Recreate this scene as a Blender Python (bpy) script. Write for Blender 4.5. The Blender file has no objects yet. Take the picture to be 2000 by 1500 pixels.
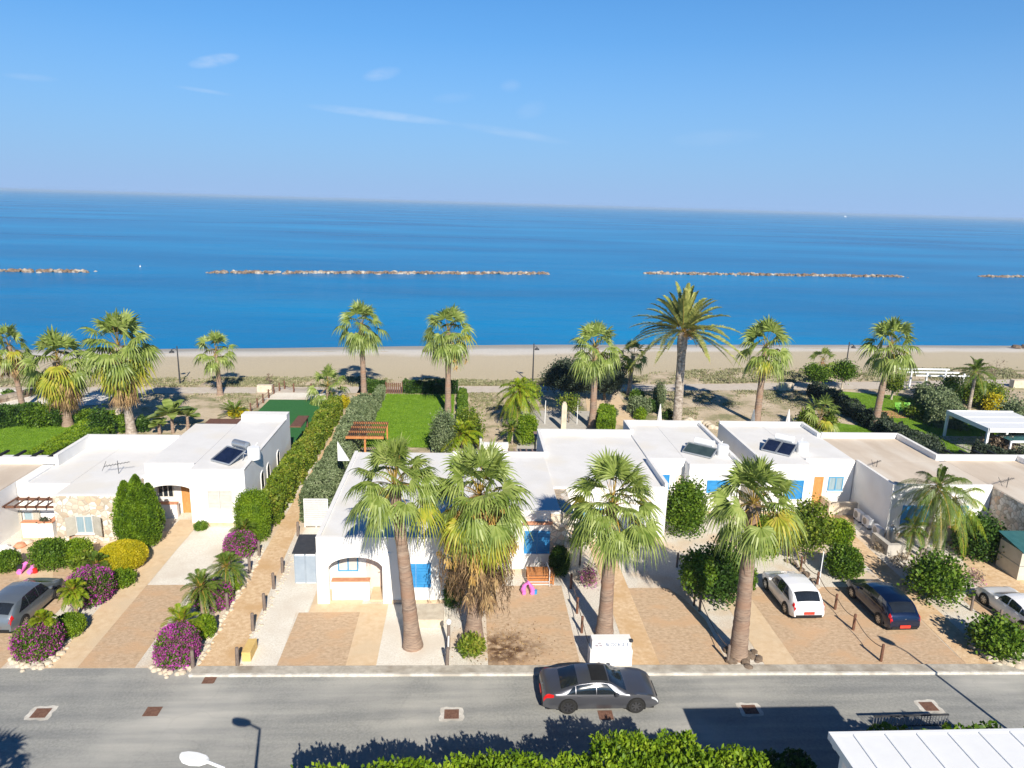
import bpy, math, random
import numpy as np
from mathutils import Vector, Matrix
R_ = math.radians
C = bpy.context.scene.collection
S = bpy.context.scene
# ------------------------------------------------------------------ camera, sky, sun, exposure
CAMH = 21.0; FPX = 1400.0
ROLL = math.atan(59/2000); PITCH = math.atan(352*math.cos(ROLL)/FPX); YAW = math.atan(95/math.hypot(FPX, 352))
_f = np.array([math.sin(YAW)*math.cos(PITCH), math.cos(YAW)*math.cos(PITCH), -math.sin(PITCH)])
_r0 = np.array([math.cos(YAW), -math.sin(YAW), 0.0]); _u0 = np.cross(_r0, _f)
_r = math.cos(ROLL)*_r0 + math.sin(ROLL)*_u0; _u = -math.sin(ROLL)*_r0 + math.cos(ROLL)*_u0
cam = bpy.data.cameras.new('camera'); camo = bpy.data.objects.new('camera', cam); C.objects.link(camo)
cam.sensor_width = 36; cam.lens = FPX/2000*36; cam.clip_end = 60000; cam.clip_start = 0.5
camo.matrix_world = Matrix(((_r[0], _u[0], -_f[0], 0), (_r[1], _u[1], -_f[1], 0), (_r[2], _u[2], -_f[2], CAMH), (0, 0, 0, 1)))
S.camera = camo
SUN_EL, SUN_AZ = R_(34), R_(180-11.5)      # azimuth clockwise from +Y
SUN_STR, SKY_STR, EXPO = 5.0, 0.064, 0.50
sdir = Vector((math.sin(SUN_AZ)*math.cos(SUN_EL), math.cos(SUN_AZ)*math.cos(SUN_EL), math.sin(SUN_EL)))
sl = bpy.data.lights.new('sun', 'SUN'); sl.energy = SUN_STR; sl.angle = R_(0.5); sl.color = (1, 0.925, 0.80)
so = bpy.data.objects.new('sun', sl); C.objects.link(so); so.rotation_euler = sdir.to_track_quat('Z', 'Y').to_euler(); so.location = sdir*60
W = bpy.data.worlds.new('World'); S.world = W; W.use_nodes = True
wn, wl = W.node_tree.nodes, W.node_tree.links
for n in list(wn): wn.remove(n)
wout = wn.new('ShaderNodeOutputWorld'); bg = wn.new('ShaderNodeBackground'); sky = wn.new('ShaderNodeTexSky')
sky.sky_type = 'NISHITA'; sky.sun_disc = False; sky.sun_elevation = SUN_EL; sky.sun_rotation = SUN_AZ
sky.air_density = 1.0; sky.dust_density = 0.6; sky.ozone_density = 3.0; sky.altitude = 0
bg.inputs['Strength'].default_value = SKY_STR
hs = wn.new('ShaderNodeHueSaturation'); hs.inputs['Saturation'].default_value = 1.0; hs.inputs['Value'].default_value = 1.0
wtc = wn.new('ShaderNodeTexCoord')
wg = wn.new('ShaderNodeMixRGB'); wg.blend_type = 'MULTIPLY'; wg.inputs[0].default_value = 1; wg.inputs[2].default_value = (.14, .92, 1.50, 1); wl.new(sky.outputs[0], wg.inputs[1])
wsx = wn.new('ShaderNodeSeparateXYZ'); wl.new(wtc.outputs['Generated'], wsx.inputs[0])
wrp = wn.new('ShaderNodeValToRGB'); we = wrp.color_ramp.elements; we[0].position = 0.0; we[0].color = (1, 1, 1, 1); we[1].position = .40; we[1].color = (0, 0, 0, 1); e_ = we.new(.08); e_.color = (.76,)*3+(1,); e_ = we.new(.20); e_.color = (.38,)*3+(1,); wl.new(wsx.outputs[2], wrp.inputs[0])
whz = wn.new('ShaderNodeMixRGB'); whz.inputs[2].default_value = (3.9, 5.9, 9.4, 1); wl.new(wrp.outputs[0], whz.inputs[0]); wl.new(wg.outputs[0], whz.inputs[1]); wzr = wn.new('ShaderNodeValToRGB'); z_ = wzr.color_ramp.elements; z_[0].position = .25; z_[0].color = (1, 1, 1, 1); z_[1].position = 1; z_[1].color = (.16, .18, .27, 1); e_ = z_.new(.55); e_.color = (.42, .45, .58, 1); wl.new(wsx.outputs[2], wzr.inputs[0])
wzm = wn.new('ShaderNodeMixRGB'); wzm.blend_type = 'MULTIPLY'; wzm.inputs[0].default_value = 1; wl.new(whz.outputs[0], wzm.inputs[1]); wl.new(wzr.outputs[0], wzm.inputs[2]); wl.new(wzm.outputs[0], hs.inputs['Color'])
wnz = wn.new('ShaderNodeTexNoise'); wnz.inputs['Scale'].default_value = 22; wnz.inputs['Detail'].default_value = 6
wmp = wn.new('ShaderNodeMapping'); wmp.inputs['Scale'].default_value = (1, 1, 3.5)
wl.new(wtc.outputs['Generated'], wmp.inputs['Vector']); wl.new(wmp.outputs[0], wnz.inputs['Vector'])
def raydir(x, y):
    d = _f*FPX + _r*(x-1000) - _u*(y-750); return d/np.linalg.norm(d)
def wmath(op, a, b=None, clamp=False):
    m = wn.new('ShaderNodeMath'); m.operation = op; m.use_clamp = clamp
    for i, v in enumerate((a, b)):
        if v is None: continue
        if isinstance(v, (int, float)): m.inputs[i].default_value = v
        else: wl.new(v, m.inputs[i])
    return m.outputs[0]
cl = None
for (x0, y0, x1, y1, wd, st) in ((366, 127, 470, 110, 11, .75), (706, 152, 786, 137, 12, .35), (590, 205, 900, 243, 9, .42), (880, 240, 1120, 280, 9, .25), (338, 168, 462, 187, 4, .25), (975, 170, 1020, 165, 12, .18), (840, 196, 930, 186, 10, .12), (1005, 225, 1070, 205, 16, .13), (0, 146, 120, 156, 6, .15), (1300, 275, 1500, 262, 16, .12)):
    a, b, c = raydir(x0, y0), raydir(x1, y1), raydir((x0+x1)/2, (y0+y1)/2)
    t1 = b-a; L = np.linalg.norm(t1)/2; t1 /= np.linalg.norm(t1); t2 = np.cross(c, t1); t2 /= np.linalg.norm(t2); wdr = wd/FPX
    o = []
    for t, ln in ((t1, L), (t2, wdr)):
        v = wn.new('ShaderNodeVectorMath'); v.operation = 'DOT_PRODUCT'; wl.new(wtc.outputs['Generated'], v.inputs[0]); v.inputs[1].default_value = tuple(t/ln)
        s = wmath('SUBTRACT', v.outputs['Value'], float(c @ (t/ln))); o.append(wmath('MULTIPLY', s, s))
    m = wmath('SUBTRACT', 1.0, wmath('ADD', o[0], o[1]), True)
    nz = wmath('MULTIPLY', wmath('SUBTRACT', wnz.outputs['Fac'], .22), 1.5, True)
    v = wn.new('ShaderNodeVectorMath'); v.operation = 'DOT_PRODUCT'; wl.new(wtc.outputs['Generated'], v.inputs[0]); v.inputs[1].default_value = tuple(c)
    m = wmath('MULTIPLY', wmath('MULTIPLY', wmath('MULTIPLY', m, nz), st), wmath('GREATER_THAN', v.outputs['Value'], 0.0))
    cl = m if cl is None else wmath('ADD', cl, m, True)
wmx = wn.new('ShaderNodeMixRGB'); wmx.inputs[2].default_value = (9.5, 10.0, 11.0, 1); wl.new(cl, wmx.inputs[0]); wl.new(hs.outputs[0], wmx.inputs[1])
wnz.inputs['Roughness'].default_value = .62; wl.new(wmx.outputs[0], bg.inputs['Color']); wl.new(bg.outputs[0], wout.inputs['Surface'])
S.view_settings.view_transform = 'Standard'; S.view_settings.look = 'None'; S.view_settings.gamma = 1; S.view_settings.exposure = EXPO
S.render.resolution_x = 1024; S.render.resolution_y = 768
# ------------------------------------------------------------------ surveying helpers (real-world positions from the photo's perspective)
def at(x, y, z=0.0):
    d = _f*FPX + _r*(x-1000) - _u*(y-750); t = (z-CAMH)/d[2]; return np.array([0, 0, CAMH]) + d*t
def onY(x, y, Y):
    d = _f*FPX + _r*(x-1000) - _u*(y-750); t = Y/d[1]; p = np.array([0, 0, CAMH]) + d*t; return p[0], p[2]
def onX(x, y, X):
    d = _f*FPX + _r*(x-1000) - _u*(y-750); t = X/d[0]; p = np.array([0, 0, CAMH]) + d*t; return p[1], p[2]
def proj(p):
    d = np.array(p, float) - np.array([0, 0, CAMH]); z = d @ _f; return 1000+FPX*(d @ _r)/z, 750-FPX*(d @ _u)/z, z
def hfor(b, ytop):
    lo, hi = 0.05, 16
    for _ in range(40):
        m = (lo+hi)/2
        if proj((b[0], b[1], b[2]+m))[1] > ytop: lo = m
        else: hi = m
    return lo
def kerb(x): return 29.22 - 0.0143*x
# ------------------------------------------------------------------ materials
MATS = {}
def nodes(name):
    m = bpy.data.materials.new(name); m.use_nodes = True; nt = m.node_tree; return m, nt, nt.nodes, nt.links, nt.nodes['Principled BSDF']
def ramp(n, stops):
    r = n.new('ShaderNodeValToRGB'); e = r.color_ramp.elements
    e[0].position, e[0].color = stops[0][0], (*stops[0][1], 1); e[1].position, e[1].color = stops[-1][0], (*stops[-1][1], 1)
    for p, c in stops[1:-1]: k = e.new(p); k.color = (*c, 1)
    return r
def mat(name, c1, c2=None, scale=3.0, rough=.7, bump=0.0, metal=0.0, bscale=None, spec=.3, c3=None, s3=.4, coat=0.0, stretch=None):
    m, nt, n, l, p = nodes(name); c2 = c2 or c1
    tc = n.new('ShaderNodeTexCoord'); src = tc.outputs['Object']
    if stretch:
        mp = n.new('ShaderNodeMapping'); mp.inputs['Scale'].default_value = stretch; l.new(src, mp.inputs[0]); src = mp.outputs[0]
    nz = n.new('ShaderNodeTexNoise'); nz.inputs['Scale'].default_value = scale; nz.inputs['Detail'].default_value = 6; nz.inputs['Roughness'].default_value = .6
    l.new(src, nz.inputs['Vector']); r = ramp(n, [(.32, c1), (.68, c2)]); l.new(nz.outputs['Fac'], r.inputs[0]); col = r.outputs[0]
    if c3:
        n3 = n.new('ShaderNodeTexNoise'); n3.inputs['Scale'].default_value = s3; n3.inputs['Detail'].default_value = 4; l.new(src, n3.inputs['Vector'])
        r3 = ramp(n, [(.48, (0, 0, 0)), (.66, (1, 1, 1))]); l.new(n3.outputs['Fac'], r3.inputs[0])
        mx = n.new('ShaderNodeMixRGB'); l.new(r3.outputs[0], mx.inputs[0]); l.new(col, mx.inputs[1]); mx.inputs[2].default_value = (*c3, 1); col = mx.outputs[0]
    l.new(col, p.inputs['Base Color']); p.inputs['Roughness'].default_value = rough; p.inputs['Metallic'].default_value = metal
    p.inputs['Specular IOR Level'].default_value = spec; p.inputs['Coat Weight'].default_value = coat; p.inputs['Coat Roughness'].default_value = .05
    if bump:
        nb = n.new('ShaderNodeTexNoise'); nb.inputs['Scale'].default_value = bscale or scale*4; nb.inputs['Detail'].default_value = 5; l.new(src, nb.inputs['Vector'])
        b = n.new('ShaderNodeBump'); b.inputs['Strength'].default_value = bump; b.inputs['Distance'].default_value = .03
        l.new(nb.outputs['Fac'], b.inputs['Height']); l.new(b.outputs[0], p.inputs['Normal'])
    MATS[name] = m; return m
def leafmat(name, cols, trans=.25, rough=.55, big=1.2):
    m, nt, n, l, p = nodes(name)
    g = n.new('ShaderNodeNewGeometry'); tc = n.new('ShaderNodeTexCoord')
    nz = n.new('ShaderNodeTexNoise'); nz.inputs['Scale'].default_value = big; nz.inputs['Detail'].default_value = 3; l.new(tc.outputs['Object'], nz.inputs['Vector'])
    a = n.new('ShaderNodeMath'); a.operation = 'MULTIPLY_ADD'; l.new(g.outputs['Random Per Island'], a.inputs[0]); a.inputs[1].default_value = .55
    s = n.new('ShaderNodeMath'); s.operation = 'MULTIPLY_ADD'; l.new(nz.outputs['Fac'], s.inputs[0]); s.inputs[1].default_value = 1.3; s.inputs[2].default_value = -.43
    l.new(s.outputs[0], a.inputs[2])
    k = len(cols); r = ramp(n, [(i/(k-1), c) for i, c in enumerate(cols)]); l.new(a.outputs[0], r.inputs[0])
    l.new(r.outputs[0], p.inputs['Base Color']); p.inputs['Roughness'].default_value = rough; p.inputs['Specular IOR Level'].default_value = .35
    t = n.new('ShaderNodeBsdfTranslucent'); l.new(r.outputs[0], t.inputs['Color']); mx = n.new('ShaderNodeMixShader'); mx.inputs[0].default_value = trans
    l.new(p.outputs[0], mx.inputs[1]); l.new(t.outputs[0], mx.inputs[2]); l.new(mx.outputs[0], n['Material Output'].inputs[0])
    MATS[name] = m; return m
mat('stucco', (.79, .78, .76), (.86, .85, .83), 1.2, .85, .2, bscale=30, c3=(.77, .75, .72), s3=.6)
mat('roof_white', (.68, .67, .66), (.76, .75, .74), .5, .8, .1, bscale=12, c3=(.72, .69, .64), s3=.35)
mat('roof_tan', (.52, .43, .34), (.66, .57, .47), .5, .85, .2, c3=(.70, .64, .56), s3=.3, stretch=(1, .35, 1))
mat('parapet_cap', (.74, .73, .71), (.82, .80, .78), 2, .8)
mat('plinth', (.55, .40, .27), (.66, .52, .38), 3, .85)
mat('gravel', (.56, .50, .42), (.86, .81, .72), 14, .95, 1.0, bscale=40, c3=(.66, .50, .34), s3=.3)
mat('gravel_clean', (.72, .66, .56), (.88, .84, .76), 12, .95, .9, bscale=45, c3=(.70, .62, .52), s3=.3)
mat('road_asphalt', (.25, .255, .245), (.34, .34, .325), 9, .9, .6, bscale=70, c3=(.45, .44, .41), s3=.14)
mat('kerb_stone', (.36, .33, .28), (.54, .50, .43), 3.5, .9, .6, bscale=20, c3=(.30, .26, .21), s3=.8)
mat('kerb_paint', (.50, .47, .42), (.72, .69, .63), 5, .85, .5, c3=(.42, .39, .34), s3=1.1)
mat('path_tan', (.56, .37, .21), (.76, .58, .38), 4.2, .85, .7, bscale=18, c3=(.58, .38, .20), s3=.5)
mat('path_light', (.62, .45, .28), (.72, .56, .38), 2.6, .85, .3, bscale=18, c3=(.64, .50, .34), s3=.5)
mat('park_brown', (.43, .30, .19), (.63, .47, .32), 4.5, .8, .7, bscale=11, c3=(.57, .38, .23), s3=.6, stretch=(1, 1.6, 1))
mat('concrete', (.42, .39, .35), (.52, .49, .44), 2, .9, .2)
mat('lawn_green', (.10, .22, .012), (.20, .34, .02), 2.0, .95, .9, bscale=50, c3=(.16, .30, .015), s3=.3)
mat('lawn_artificial', (.022, .12, .03), (.04, .17, .045), 6, .95, .8, bscale=60)
mat('terracotta', (.55, .24, .13), (.66, .33, .20), 4, .8)
mat('wood_brown', (.11, .055, .035), (.20, .095, .06), 4, .7, .3, stretch=(4, 1, 4))
mat('wood_orange', (.42, .16, .05), (.55, .24, .09), 5, .6, .3)
mat('wood_grey', (.13, .10, .085), (.24, .19, .16), 6, .9, .5, stretch=(4, 4, 1))
mat('wood_slat', (.20, .13, .11), (.33, .23, .20), 3, .8)
mat('rope', (.16, .12, .09), (.22, .17, .13), 20, .95)
mat('blue_paint', (.03, .22, .52), (.055, .30, .60), 2, .5)
mat('blue_frame', (.06, .27, .50), (.10, .34, .56), 2, .5)
mat('shutter_beige', (.40, .37, .31), (.50, .47, .40), 3, .7)
mat('shutter_white', (.52, .50, .46), (.60, .58, .54), 3, .7)
mat('door_wood', (.45, .20, .06), (.60, .30, .11), 4, .5, stretch=(6, 6, 1))
mat('door_pink', (.68, .56, .49), (.74, .62, .55), 2, .7)
mat('louvre', (.24, .29, .35), (.30, .35, .41), 2, .4)
mat('slat_white', (.50, .50, .50), (.58, .58, .58), 2, .5)
mat('white_metal', (.76, .77, .78), (.80, .81, .82), 2, .4)
mat('grey_metal', (.30, .31, .33), (.38, .39, .40), 3, .4, metal=.6)
mat('dark_metal', (.035, .038, .042), (.06, .06, .065), 4, .45)
mat('galvanised', (.40, .43, .46), (.52, .55, .58), 2, .35, metal=.7)
mat('rust', (.13, .065, .045), (.22, .12, .085), 8, .9, .4)
mat('glass_dark', (.012, .016, .022), (.02, .025, .032), 1, .06, spec=.8)
mat('glass_curtain', (.22, .32, .37), (.33, .42, .46), 5, .12, spec=.6, stretch=(6, 6, .3))
mat('solar', (.008, .014, .035), (.014, .022, .055), 2, .12, spec=.7)
mat('solar_grey', (.03, .05, .055), (.05, .075, .08), 2, .15, spec=.7)
mat('rock', (.10, .07, .05), (.28, .20, .14), 1.6, .95, .6, c3=(.50, .45, .38), s3=.35)
mat('limestone', (.50, .42, .32), (.66, .58, .46), 2.5, .9, .5)
mat('path_concrete', (.50, .43, .36), (.58, .52, .44), 1.5, .9, .2)
mat('pink_plastic', (.75, .16, .52), (.85, .25, .62), 2, .35)
mat('red_plastic', (.55, .02, .02), (.6, .03, .02), 2, .4)
mat('green_plastic', (.12, .38, .03), (.16, .44, .05), 2, .45)
mat('teal_sheet', (.03, .11, .12), (.05, .15, .16), 3, .35)
mat('shed_wall', (.50, .46, .38), (.60, .56, .47), 2, .8)
mat('canvas', (.66, .64, .62), (.74, .72, .70), 5, .8)
mat('yellow_block', (.62, .42, .14), (.70, .50, .20), 4, .8)
mat('black', (.012, .012, .013), (.02, .02, .02), 3, .6)
mat('tyre', (.018, .018, .018), (.028, .028, .028), 5, .85)
mat('rim', (.40, .41, .43), (.48, .49, .50), 2, .3, metal=.8)
mat('rim_dark', (.10, .10, .11), (.14, .14, .15), 2, .35, metal=.7)
mat('lamp_red', (.50, .01, .012), (.6, .02, .02), 2, .15, coat=.5)
mat('lamp_clear', (.55, .58, .60), (.65, .68, .70), 2, .1, coat=.6)
mat('plate_red', (.70, .05, .03), (.75, .07, .04), 2, .4)
mat('paint_grey', (.17, .175, .20), (.18, .185, .21), 2, .36, metal=.75, coat=.4)
mat('paint_white', (.87, .87, .88), (.87, .87, .88), 2, .3, coat=1)
mat('paint_navy', (.006, .016, .05), (.007, .018, .055), 2, .28, metal=.5, coat=1)
mat('paint_silver', (.20, .235, .27), (.21, .245, .28), 2, .38, metal=.55, coat=.5)
mat('sign_text', (.10, .16, .30), (.14, .20, .34), 3, .6)
mat('sign_mark', (.30, .28, .33), (.38, .34, .38), 3, .6)
mat('trunk_palm', (.18, .125, .095), (.42, .31, .235), 2.6, .95, 1.0, bscale=12, stretch=(1, 1, 5.5), c3=(.34, .20, .13), s3=.22)
mat('trunk_date', (.16, .12, .09), (.52, .46, .40), 3.4, .95, 1.0, bscale=6, stretch=(1, 1, 1.4))
mat('bark', (.12, .085, .06), (.22, .17, .13), 5, .95, .6)
mat('bark_pale', (.40, .35, .28), (.52, .46, .38), 5, .9, .5)
leafmat('fan_green', [(.09, .15, .02), (.19, .26, .05), (.31, .38, .10), (.42, .47, .16)], .3, .42)
leafmat('fan_yellow', [(.14, .20, .015), (.30, .34, .03), (.46, .43, .05), (.50, .36, .07)], .3, .5)
leafmat('fan_dead', [(.10, .055, .025), (.22, .13, .06), (.40, .27, .13), (.52, .36, .16)], .15, .8)
leafmat('twig_dark', [(.05, .03, .018), (.12, .075, .04), (.24, .16, .08)], .1, .85)
leafmat('petiole', [(.30, .26, .05), (.45, .30, .06), (.40, .20, .05)], .1, .5)
leafmat('fruit', [(.36, .20, .05), (.52, .33, .10), (.62, .44, .18)], .1, .8)
leafmat('feather_green', [(.035, .075, .010), (.085, .15, .018), (.16, .23, .03), (.24, .27, .05)], .25, .45)
leafmat('feather_lime', [(.08, .15, .008), (.17, .27, .012), (.30, .36, .02), (.42, .34, .03)], .3, .45)
leafmat('feather_date', [(.10, .13, .03), (.22, .26, .06), (.37, .39, .11), (.52, .48, .16)], .2, .5)
leafmat('leaf_dark', [(.012, .034, .005), (.03, .075, .009), (.06, .13, .014), (.13, .21, .03)], .2)
leafmat('leaf_mid', [(.025, .06, .004), (.06, .13, .008), (.13, .22, .014), (.22, .31, .035)], .22)
leafmat('leaf_lime', [(.045, .10, .004), (.11, .20, .008), (.20, .31, .012), (.33, .42, .03)], .25)
leafmat('leaf_cypress', [(.02, .055, .004), (.07, .14, .006), (.15, .25, .010), (.24, .35, .02)], .2)
leafmat('leaf_yellow', [(.24, .24, .006), (.42, .38, .008), (.56, .46, .012), (.64, .52, .03)], .2)
leafmat('leaf_olive', [(.06, .085, .03), (.12, .165, .07), (.21, .26, .13), (.30, .34, .19)], .15)
leafmat('leaf_grey', [(.012, .022, .012), (.03, .048, .026), (.06, .085, .05), (.10, .125, .075)], .12)
leafmat('leaf_mixed', [(.035, .075, .006), (.10, .165, .012), (.20, .26, .02), (.40, .35, .07)], .22, big=.8)
leafmat('leaf_dry', [(.14, .10, .07), (.25, .19, .13), (.34, .28, .19)], .1)
leafmat('flower', [(.24, .09, .14), (.36, .08, .24), (.50, .06, .42), (.66, .09, .60)], .3)
leafmat('scrub', [(.12, .14, .055), (.21, .22, .10), (.32, .30, .18), (.42, .36, .25)], .1)
leafmat('grass_blade', [(.09, .19, .01), (.16, .29, .015), (.24, .37, .03)], .2)
def special():
    m, nt, n, l, p = nodes('stone_wall'); tc = n.new('ShaderNodeTexCoord')
    v = n.new('ShaderNodeTexVoronoi'); v.inputs['Scale'].default_value = 3.2; l.new(tc.outputs['Object'], v.inputs['Vector'])
    v2 = n.new('ShaderNodeTexVoronoi'); v2.feature = 'DISTANCE_TO_EDGE'; v2.inputs['Scale'].default_value = 3.2; l.new(tc.outputs['Object'], v2.inputs['Vector'])
    sp = n.new('ShaderNodeSeparateColor'); l.new(v.outputs['Color'], sp.inputs[0])
    r = ramp(n, [(0, (.40, .32, .23)), (.35, (.62, .54, .43)), (.7, (.76, .70, .61)), (1, (.58, .38, .24))]); l.new(sp.outputs[0], r.inputs[0])
    r2 = ramp(n, [(.02, (1, 1, 1)), (.07, (0, 0, 0))]); l.new(v2.outputs['Distance'], r2.inputs[0])
    mx = n.new('ShaderNodeMixRGB'); l.new(r2.outputs[0], mx.inputs[0]); l.new(r.outputs[0], mx.inputs[1]); mx.inputs[2].default_value = (.36, .31, .25, 1)
    l.new(mx.outputs[0], p.inputs['Base Color']); p.inputs['Roughness'].default_value = .9
    b = n.new('ShaderNodeBump'); b.inputs['Strength'].default_value = .8; b.inputs['Distance'].default_value = .05; l.new(v2.outputs['Distance'], b.inputs['Height']); l.new(b.outputs[0], p.inputs['Normal'])
    MATS['stone_wall'] = m
    # dry ground
    m, nt, n, l, p = nodes('ground'); tc = n.new('ShaderNodeTexCoord')
    a = n.new('ShaderNodeTexNoise'); a.inputs['Scale'].default_value = .35; a.inputs['Detail'].default_value = 8; a.inputs['Roughness'].default_value = .65; l.new(tc.outputs['Object'], a.inputs['Vector'])
    r = ramp(n, [(.34, (.20, .21, .09)), (.43, (.36, .31, .18)), (.50, (.52, .42, .29)), (.68, (.64, .53, .39))]); l.new(a.outputs['Fac'], r.inputs[0])
    l.new(r.outputs[0], p.inputs['Base Color']); p.inputs['Roughness'].default_value = .95
    nb = n.new('ShaderNodeTexNoise'); nb.inputs['Scale'].default_value = 6; nb.inputs['Detail'].default_value = 6; l.new(tc.outputs['Object'], nb.inputs['Vector'])
    b = n.new('ShaderNodeBump'); b.inputs['Strength'].default_value = .9; b.inputs['Distance'].default_value = .15; l.new(nb.outputs['Fac'], b.inputs['Height']); l.new(b.outputs[0], p.inputs['Normal'])
    MATS['ground'] = m
    # beach: banded by distance from the water (uv.y), wet shingle / pebbles / sand
    m, nt, n, l, p = nodes('beach'); tc = n.new('ShaderNodeTexCoord'); sx = n.new('ShaderNodeSeparateXYZ'); l.new(tc.outputs['UV'], sx.inputs[0])
    a = n.new('ShaderNodeTexNoise'); a.inputs['Scale'].default_value = .12; a.inputs['Detail'].default_value = 7; l.new(tc.outputs['Object'], a.inputs['Vector'])
    ad = n.new('ShaderNodeMath'); ad.operation = 'MULTIPLY_ADD'; l.new(a.outputs['Fac'], ad.inputs[0]); ad.inputs[1].default_value = .16; l.new(sx.outputs[1], ad.inputs[2])
    r = ramp(n, [(.10, (.13, .125, .12)), (.15, (.50, .43, .36)), (.22, (.36, .34, .30)), (.32, (.42, .40, .36)), (.42, (.62, .59, .54)), (.50, (.66, .61, .54)), (.58, (.55, .47, .34)), (1, (.52, .44, .30))]); l.new(ad.outputs[0], r.inputs[0])
    f = n.new('ShaderNodeTexNoise'); f.inputs['Scale'].default_value = 5; f.inputs['Detail'].default_value = 8; f.inputs['Roughness'].default_value = .8; l.new(tc.outputs['Object'], f.inputs['Vector'])
    rf = ramp(n, [(.3, (.78, .78, .78)), (.7, (1.14, 1.14, 1.14))]); l.new(f.outputs['Fac'], rf.inputs[0])
    mx = n.new('ShaderNodeMixRGB'); mx.blend_type = 'MULTIPLY'; mx.inputs[0].default_value = 1; l.new(r.outputs[0], mx.inputs[1]); l.new(rf.outputs[0], mx.inputs[2])
    l.new(mx.outputs[0], p.inputs['Base Color']); p.inputs['Roughness'].default_value = .95
    b = n.new('ShaderNodeBump'); b.inputs['Strength'].default_value = .6; b.inputs['Distance'].default_value = .12; l.new(f.outputs['Fac'], b.inputs['Height']); l.new(b.outputs[0], p.inputs['Normal'])
    MATS['beach'] = m
    # sea
    m, nt, n, l, p = nodes('sea'); tc = n.new('ShaderNodeTexCoord')
    mp = n.new('ShaderNodeMapping'); mp.inputs['Scale'].default_value = (.35, 1, 1); l.new(tc.outputs['Object'], mp.inputs[0])
    a = n.new('ShaderNodeTexNoise'); a.inputs['Scale'].default_value = .012; a.inputs['Detail'].default_value = 6; l.new(mp.outputs[0], a.inputs['Vector'])
    r = ramp(n, [(.33, (.0, .13, .33)), (.5, (.0, .18, .42)), (.68, (.0, .235, .50))]); l.new(a.outputs['Fac'], r.inputs[0])
    l.new(r.outputs[0], p.inputs['Base Color']); p.inputs['Roughness'].default_value = .22; p.inputs['IOR'].default_value = 1.33; p.inputs['Specular IOR Level'].default_value = .03
    n1 = n.new('ShaderNodeTexNoise'); n1.inputs['Scale'].default_value = .5; n1.inputs['Detail'].default_value = 8; n1.inputs['Roughness'].default_value = .6; l.new(mp.outputs[0], n1.inputs['Vector'])
    b = n.new('ShaderNodeBump'); b.inputs['Strength'].default_value = .5; b.inputs['Distance'].default_value = .5; l.new(n1.outputs['Fac'], b.inputs['Height'])
    n2 = n.new('ShaderNodeTexNoise'); n2.inputs['Scale'].default_value = .045; n2.inputs['Detail'].default_value = 4; l.new(mp.outputs[0], n2.inputs['Vector'])
    b2 = n.new('ShaderNodeBump'); b2.inputs['Strength'].default_value = .5; b2.inputs['Distance'].default_value = 2.5; l.new(n2.outputs['Fac'], b2.inputs['Height']); l.new(b.outputs[0], b2.inputs['Normal']); l.new(b2.outputs[0], p.inputs['Normal'])
    MATS['sea'] = m
    # dark stains on the stamped concrete under the fruiting palm
special()
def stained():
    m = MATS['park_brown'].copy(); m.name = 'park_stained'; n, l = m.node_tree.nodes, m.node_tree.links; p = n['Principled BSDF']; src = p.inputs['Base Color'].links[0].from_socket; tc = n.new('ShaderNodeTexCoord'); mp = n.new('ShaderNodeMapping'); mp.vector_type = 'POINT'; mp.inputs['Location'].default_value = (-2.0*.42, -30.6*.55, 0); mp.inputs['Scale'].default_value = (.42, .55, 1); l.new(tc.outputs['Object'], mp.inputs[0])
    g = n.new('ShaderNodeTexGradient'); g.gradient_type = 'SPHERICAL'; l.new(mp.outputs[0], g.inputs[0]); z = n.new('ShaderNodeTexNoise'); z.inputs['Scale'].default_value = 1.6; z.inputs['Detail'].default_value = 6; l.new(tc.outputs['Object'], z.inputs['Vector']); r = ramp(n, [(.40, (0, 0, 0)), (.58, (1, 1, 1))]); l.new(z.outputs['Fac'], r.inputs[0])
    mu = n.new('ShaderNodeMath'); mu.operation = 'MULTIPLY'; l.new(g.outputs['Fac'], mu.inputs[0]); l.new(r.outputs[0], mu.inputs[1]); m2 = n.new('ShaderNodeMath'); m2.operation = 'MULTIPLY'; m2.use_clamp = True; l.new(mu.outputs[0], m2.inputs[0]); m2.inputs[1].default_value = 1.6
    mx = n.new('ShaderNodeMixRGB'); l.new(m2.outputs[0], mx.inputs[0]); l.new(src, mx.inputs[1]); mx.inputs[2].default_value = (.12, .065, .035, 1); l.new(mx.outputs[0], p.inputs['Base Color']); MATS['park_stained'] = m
stained()
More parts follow.
